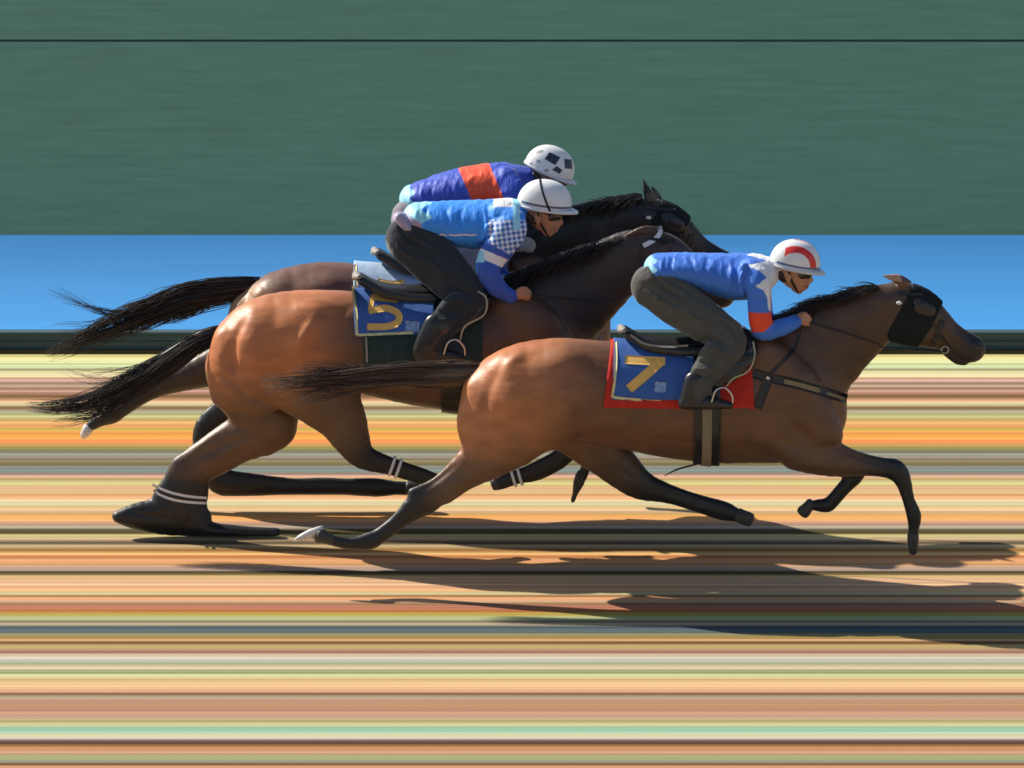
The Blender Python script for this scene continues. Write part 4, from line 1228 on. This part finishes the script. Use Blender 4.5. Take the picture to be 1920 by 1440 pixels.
def capB(V, px, py):
    x, y, z = V.T
    c = np.tile(np.array([.78, .79, .80]), (len(V), 1))
    c[(z < .07) & (x > -.85)] = (.10, .13, .20)
    c[(z < -.02)] = (.66, .68, .72)
    return c
hB, R_, c_ = cap((1022, 381), math.radians(8), 53, .118, 46, YB, capB, jB, peak_col=(.72, .73, .76))
parts = []
pts = []
for th in np.linspace(-.15, math.pi + .15, 40):
    q = np.array([-.30 + .42 * (1 - math.sin(th)) ** 1.2, math.cos(th) * 1.02, math.sin(th) * .97]) * np.array([53 / S, .118, 46 / S]) @ R_.T + c_
    pts.append(q)
v, f = tube(pts, .0065, 8, 60)
obj('strap', v, f, M_blackcloth, hB)
goggles(1013, 391, YB, jB, 1.16)
chinstrap([(1008, 398, .088), (1012, 416, .084), (1022, 434, .05), (1030, 444, .0)], YB, 0, jB)
# small white lettering on the jersey side: illegible in the photograph, kept as a row of small strokes
BjB = bvh(*sdf_mesh([Chain(px_nodes(c, YB), .03) for c in dB_['torso']], .01))

# ---- jockey C
JR = np.array([0.045, 0.090, 0.50])
def colJC(V, px, py):
    c = np.tile(JR, (len(V), 1))
    e = (px - 860) - (py - 318) * .42
    c[(e > 0) & (e < 62) & (np.abs(V[:, 1] - YC) < .25)] = (.88, .095, .035)
    c[(px < 773 + 5 * np.sin(py * .3))] = JL
    return c
dC_ = dict(gloves=True, creases=[([(812, 345), (808, 365), (818, 393)], 4, -0.01), ([(840, 343), (850, 365), (846, 395)], 4, -0.008), ([(880, 345), (872, 370), (885, 405)], 5, -0.008), ([(915, 347), (922, 375), (912, 410)], 4, 0.008), ([(950, 365), (932, 380), (928, 415)], 5, -0.012), ([(952, 425), (970, 431), (990, 425)], 4, -0.006), ([(953, 410), (970, 415), (990, 407)], 4, 0.006), ([(795, 345), (790, 365), (798, 390)], 4, 0.009), ([(995, 487), (1005, 477), (1012, 465)], 4, -0.006)],
    torso=[[(776, 372, 27, 0, .150), (820, 364, 36, 0, .165), (875, 354, 42, 0, .185), (930, 346, 43, 0, .18), (965, 343, 35, 0, .15), (992, 335, 20, 0, .08)]],
    arms=[[(945, 345, 34, -.12, .075), (962, 365, 28, -.18, .065), (955, 400, 24, -.21, .056), (945, 430, 22, -.23, .05), (952, 450, 18, -.24, .044), (966, 459, 13, -.24, .036)],
          [(945, 345, 34, .12, .075), (965, 365, 28, .18, .065), (960, 400, 24, .21, .056), (950, 430, 22, .21, .05), (965, 448, 18, .17, .044), (985, 455, 13, .12, .036)]],
    legs=[[(770, 408, 38, 0, .13), (790, 400, 36, 0, .13)],
          [(772, 410, 40, -.09, .085), (820, 445, 42, -.14, .085), (862, 480, 38, -.18, .075), (890, 505, 30, -.20, .06), (866, 535, 28, -.21, .055), (842, 565, 25, -.225, .048), (830, 590, 22, -.23, .042)],
          [(772, 410, 40, .09, .085), (820, 445, 42, .14, .085), (862, 480, 38, .18, .075), (892, 505, 30, .20, .06), (866, 535, 28, .22, .055), (842, 565, 25, .25, .048), (830, 590, 22, .27, .042)]],
    boots=[[[(836, 575, 25, sg * .25, .045), (824, 600, 22, sg * .26, .042), (812, 618, 20, sg * .26, .04)], [(810, 620, 12, sg * .26, .036), (842, 620, 12, sg * .265, .036), (875, 624, 8, sg * .27, .03)]] for sg in (-1, 1)],
    head=[[(985, 338, 17, 0, .06), (1008, 332, 17, 0, .055)]] + face(1026, 317, s=1.08),
    hands=hand(984, 460, -.23) + hand(1002, 454, .09),
    jersey_col=colJC, trouser=(0.25, 0.24, 0.28), skin=(.20, .13, .09),
    hair=[(1005, 326, 12, 0, .072), (1014, 338, 11, 0, .072)])
jC = person(YC, (835, 630), 'far jockey in royal blue jersey with broad orange hoop, black and white chequered helmet', dC_)
def capC(V, px, py):
    x, y, z = V.T
    c = np.tile(np.array([.80, .80, .80]), (len(V), 1))
    for poly in ([(1021, 298), (1030, 285), (1051, 295), (1041, 310)], [(1058, 298), (1072, 299), (1073, 317), (1059, 316)], [(1035, 318), (1044, 311), (1055, 319), (1049, 326)], [(1006, 299), (1013, 299), (1013, 305), (1006, 305)], [(1004, 283), (1019, 281), (1018, 286), (1005, 288)], [(992, 306), (998, 304), (1000, 312), (994, 314)], [(1020, 318), (1028, 316), (1030, 321), (1022, 323)]):
        c[inpoly(px, py, poly)] = (.035, .045, .075) if poly[0][0] > 1020 and poly[0][0] != 1020 else (.32, .32, .34)
    c[z < -.10] = (.55, .57, .60)
    return c
hC, _, _ = cap((1031, 315), math.radians(24), 50, .115, 44, YC, capC, jC)
goggles(1026, 317, YC, jC, 1.08)

# ------------------------------------------------------------------ tack of horse B and C
t = thing('saddle_pad', base_of(740, YB), 'dark green pad hanging below the number 5 cloth', 'saddle pad')
v, f = wrap(BB, lambda p: 684, lambda p: 905, YB, zc_of(790, 655, YB), 684, nx=44, off=.012)
obj('pad', v, f, mat('dark_green_fabric', (.020, .045, .042), rough=.85, noise=.25, bump=.3), t)
BpB = bvh(v, f)
v, f = ribbon([(686, 632), (687, 650), (688, 680)], 4, BpB, YB - .28, n=12)
obj('binding', v, f, M_greyleather, t)
t = thing('number_cloth', base_of(735, YB), 'blue saddle cloth with yellow piping and a gold number 5 on the middle horse', 'saddle cloth')
v, f = wrap(BB, lambda p: 662 + (p - 540) * .06, lambda p: 815, YB, zc_of(740, 650, YB), 626, nx=44, off=.024)
obj('cloth', v, f, M_pad, t, col=padcol(v, BLUE_N, YB))
BcB = bvh(v, f)
v, f = ribbon([(662, 536), (664, 560), (668, 590), (669, 622), (672, 628), (720, 626), (775, 624)], 5, BcB, YB - .28, off=.006, thick=.006, n=80, across=3)
obj('piping', v, f, M_yellow, t)
v1 = ribbon([(746, 563), (694, 557)], 11, BcB, YB - .28, off=.0035, thick=.003, n=12, smooth=False)
v2 = ribbon([(698, 557), (694, 582)], 9, BcB, YB - .28, off=.004, thick=.003, n=8, smooth=False)
v3 = ribbon([(691, 583), (722, 578), (745, 587), (747, 602), (728, 612), (688, 613)], 13, BcB, YB - .28, off=.0045, thick=.003, n=40)
v, f = merge([v1, v2, v3])
obj('number', v, f, M_gold, t)
v, f = ribbon([(759, 611), (786, 613)], 20, BcB, YB - .28, off=.005, thick=.004, n=8, smooth=False)
obj('badge', v, f, M_badge, t)
saddle(YB, BB, -497, -100, 'black racing saddle with a grey cantle edge on the middle horse')

t = thing('number_cloth', base_of(735, YC), 'pale blue saddle cloth of the far horse, showing above the number 5 cloth', 'saddle cloth')
v, f = wrap(BC, lambda p: 664, lambda p: 830, YC, zc_of(750, 600, YC), 572, nx=44, off=.020)
obj('cloth', v, f, M_pad, t, col=padcol(v, (.42, .55, .72), YC))
BcC = bvh(v, f)
v, f = ribbon([(666, 496), (668, 530), (670, 565)], 5, BcC, YC - .26, off=.006, thick=.006, n=20, across=3)
obj('piping', v, f, M_yellow, t)
v, f = ribbon([(708, 526), (735, 531), (758, 528)], 9, BcC, YC - .26, off=.006, thick=.005, n=14)
obj('number', v, f, M_gold, t)
saddle(YC, BC, -462, -146, 'black racing saddle with a white cantle edge on the far horse')

for (Y0, B, x0, x1, zz, lab) in ((YB, BB, 828, 868, zc_of(850, 660, YB), 'black girth of the middle horse, mostly behind the near horse'),):
    t = thing('girth', base_of(x0, Y0), lab, 'girth')
    band(B, x0, x1, Y0, zz, .018, M_black, t, 'strap')

# bridles
def head_pts(rows, Y0, dx, dy): return [(a + dx, b + dy) for a, b in rows]
def bridle(Y0, B, dx, dy, label, hood=True, hands_at=None, noseband=None, cheek=True):
    t = thing('bridle', (U(1715 + dx, 590 + dy, Y0)[0], Y0, U(1715 + dx, 590 + dy, Y0)[2]), label, 'bridle', 'bridles on the racehorses')
    fy_ = Y0 - .08
    sh = lambda L: [(a + dx, b + dy) for a, b in L]
    if hood:
        hd = px_nodes([(1684, 578, 51, 0, .082), (1712, 589, 52, 0, .094), (1738, 604, 46, 0, .087)], Y0, dx, dy)
        jw = px_nodes([(1680, 614, 26, 0, .072), (1705, 618, 28, 0, .072), (1735, 630, 20, 0, .056)], Y0, dx, dy)
        c0 = U(1712 + dx, 590 + dy, Y0)
        def cut(G):
            # keep the cheek region between poll and nose; open at top front
            x = (G[..., 0] - c0[0]); z = G[..., 2] - c0[2]
            s = x * .87 - z * .48
            return np.maximum(s - .122, -s - .098)
        V, F = sdf_mesh([Chain(hd, .02), Chain(jw, .02)], .007, cut=cut, inflate=.010)
        obj('hood', V, F, M_blackcloth, t)
        for sg in (-1, 1):
            e = px_nodes([(1728, 577, 15, sg * .094, .022), (1742, 583, 13, sg * .090, .020)], Y0, dx, dy)
            V, F = sdf_mesh([Chain(e, .01)], .005)
            obj('blinker_cup', V, F, M_leather, t)
            p = U(1686 + dx, 568 + dy, Y0 + sg * .094)
            v, f = loft([[p[0] + .018 * math.cos(a), p[1], p[2], max(.012 * math.sin(a), .0008), max(.010 * math.sin(a), .0008)] for a in np.linspace(0, math.pi, 7)], 12)
            obj('rosette', v, f, M_white, t)
    for nm, L, w in (('cheek_strap', [(1745, 600), (1765, 632), (1780, 655)], 6), ('browband', [(1683, 548), (1705, 552), (1735, 553)], 6), ('noseband', [(1768, 600), (1760, 625), (1748, 648)], 8)):
        v, f = ribbon(sh(L), w, B, fy_, off=.010 if nm != 'browband' else .016, thick=.006, n=16)
        obj(nm, v, f, M_black, t)
    # bit ring and reins
    for sg in (-1, 1):
        c = U(1772 + dx, 656 + dy, Y0 + sg * .055)
        pts = [c + np.array([.022 * math.cos(a), 0, .022 * math.sin(a)]) for a in np.linspace(0, 2 * math.pi, 24)]
        v, f = tube(pts, .0035, 6, 40)
        obj('bit_ring', v, f, M_metal, t)
        hx_, hy_, hl = hands_at
        mid = U(0.5 * (1772 + dx + hx_) , 0.5 * (656 + dy + hy_) + 14, Y0 + sg * .15)
        v, f = tube([U(1768 + dx, 660 + dy, Y0 + sg * .06), U(1660 + dx, 652 + dy, Y0 + sg * .14), mid, U(hx_, hy_, Y0 + sg * hl)], .0055, 6, 40)
        obj('rein', v, f, M_black, t)
    return t
bridle(YA, BA, 0, 0, 'black bridle and blinker hood with white rosette on the nearest, leading horse', hands_at=(1506, 600, .10))
tb = bridle(YB, BB, -468, -102, 'black bridle with a white cheek band on the middle horse, behind the leading jockey', hood=False, hands_at=(982, 552, .21))
v, f = ribbon([(1236, 424), (1238, 436), (1226, 450), (1206, 461)], 9, BB, YB - .09, off=.014, thick=.008, n=24)
obj('white_band', v, f, M_white, tb)
v, f = ribbon([(1203, 460), (1200, 480), (1204, 500)], 6, BB, YB - .09, off=.012, thick=.006, n=16)
obj('throat_strap', v, f, M_black, tb)
bridle(YC, BC, -470, -160, 'black bridle and blinker hood on the head of the far horse', hands_at=(990, 458, .11))

# sheepskin-like grey cuff near far jockey hand is his glove
# white bands on the boots of horse B
def leg_rings(rows, Y0, parent, m, name='tape_band', h=3.2):
    for (x, y, tx, ty, a, b, lat) in rows:
        L = math.hypot(tx, ty)
        ux, uy = tx / L * h, ty / L * h
        p0, p1 = U(x - ux, y - uy, Y0 + lat), U(x + ux, y + uy, Y0 + lat)
        v, f = loft([[*p0, a / S, b], [*p1, a / S, b]], 24, cap=False)
        vi, fi = loft([[*p0, a / S - .004, b - .004], [*p1, a / S - .004, b - .004]], 24, cap=False)
        n = len(v)
        V = list(v) + list(vi); F = list(f) + [[i + n for i in q[::-1]] for q in fi]
        for k in range(24):
            k2 = (k + 1) % 24
            F.append([k, n + k, n + k2, k2]); F.append([24 + k, 24 + k2, n + 24 + k2, n + 24 + k])
        obj(name, V, F, m, parent)
leg_rings([(735, 874, 1, .33, 20.5, .048, -.14), (747, 878, 1, .33, 20.5, .048, -.14), (963, 896, 1, -.28, 18.5, .046, -.13), (975, 893, 1, -.28, 18.5, .046, -.13)], YB, horseB, M_white, h=2.6)
for k in (0, 1):
    off = 12 * k
    v, f = ribbon([(286 + 2 * k, 908 + off * .9), (300, 916 + off), (325, 925 + off), (355, 931 + off * .9), (388, 934 + off * .8)], 5, BB, YB + .08, off=.006, thick=.006, n=40, across=4)
    obj('tape_band', v, f, M_white, horseB)

# stirrups
def stirrup(pts_leather, iron, Y0, lat, label):
    t = thing('stirrup', (*U(iron[0], iron[1], Y0 + lat)[:2], U(iron[0], iron[1], Y0 + lat)[2]), label, 'stirrup')
    v, f = tube([U(a, b, Y0 + lat * l) for a, b, l in pts_leather], .0048, 6, 24)
    obj('leather', v, f, M_cream, t)
    cx, cy = iron
    v, f = tube([U(cx - 16, cy + 10, Y0 + lat - .02), U(cx - 8, cy - 12, Y0 + lat - .03), U(cx + 8, cy - 18, Y0 + lat - .03), U(cx + 22, cy - 4, Y0 + lat - .02), U(cx + 24, cy + 12, Y0 + lat - .01)], .006, 8, 30)
    obj('iron', v, f, M_metal, t)
stirrup([(1412, 640, .8), (1415, 668, .95), (1403, 696, 1.1), (1375, 710, 1.1), (1362, 725, 1.0)], (1350, 745), YA, -.38, 'pale stirrup leather and steel iron at the boot of the nearest jockey')
stirrup([(895, 545, .8), (912, 560, 1.05), (908, 590, 1.1), (872, 612, 1.1), (862, 640, 1.0)], (848, 655), YB, -.38, 'pale stirrup leather and steel iron at the boot of the middle jockey')

# small unreadable white lettering on the jersey of jockey B
parts = []
rng = np.random.default_rng(9)
x = 815
while x < 893:
    w = rng.integers(2, 4)
    if not (836 < x < 841):
        parts.append(ribbon([(x, 440 + rng.uniform(-1.4, .6)), (x + w, 441 + rng.uniform(-.6, 1.4))], 3.6, BjB, YB - .17, off=.008, thick=.006, n=3, across=3, smooth=False))
    x += w + 1.3
v, f = merge(parts)
obj('lettering', v, f, M_white, jB)
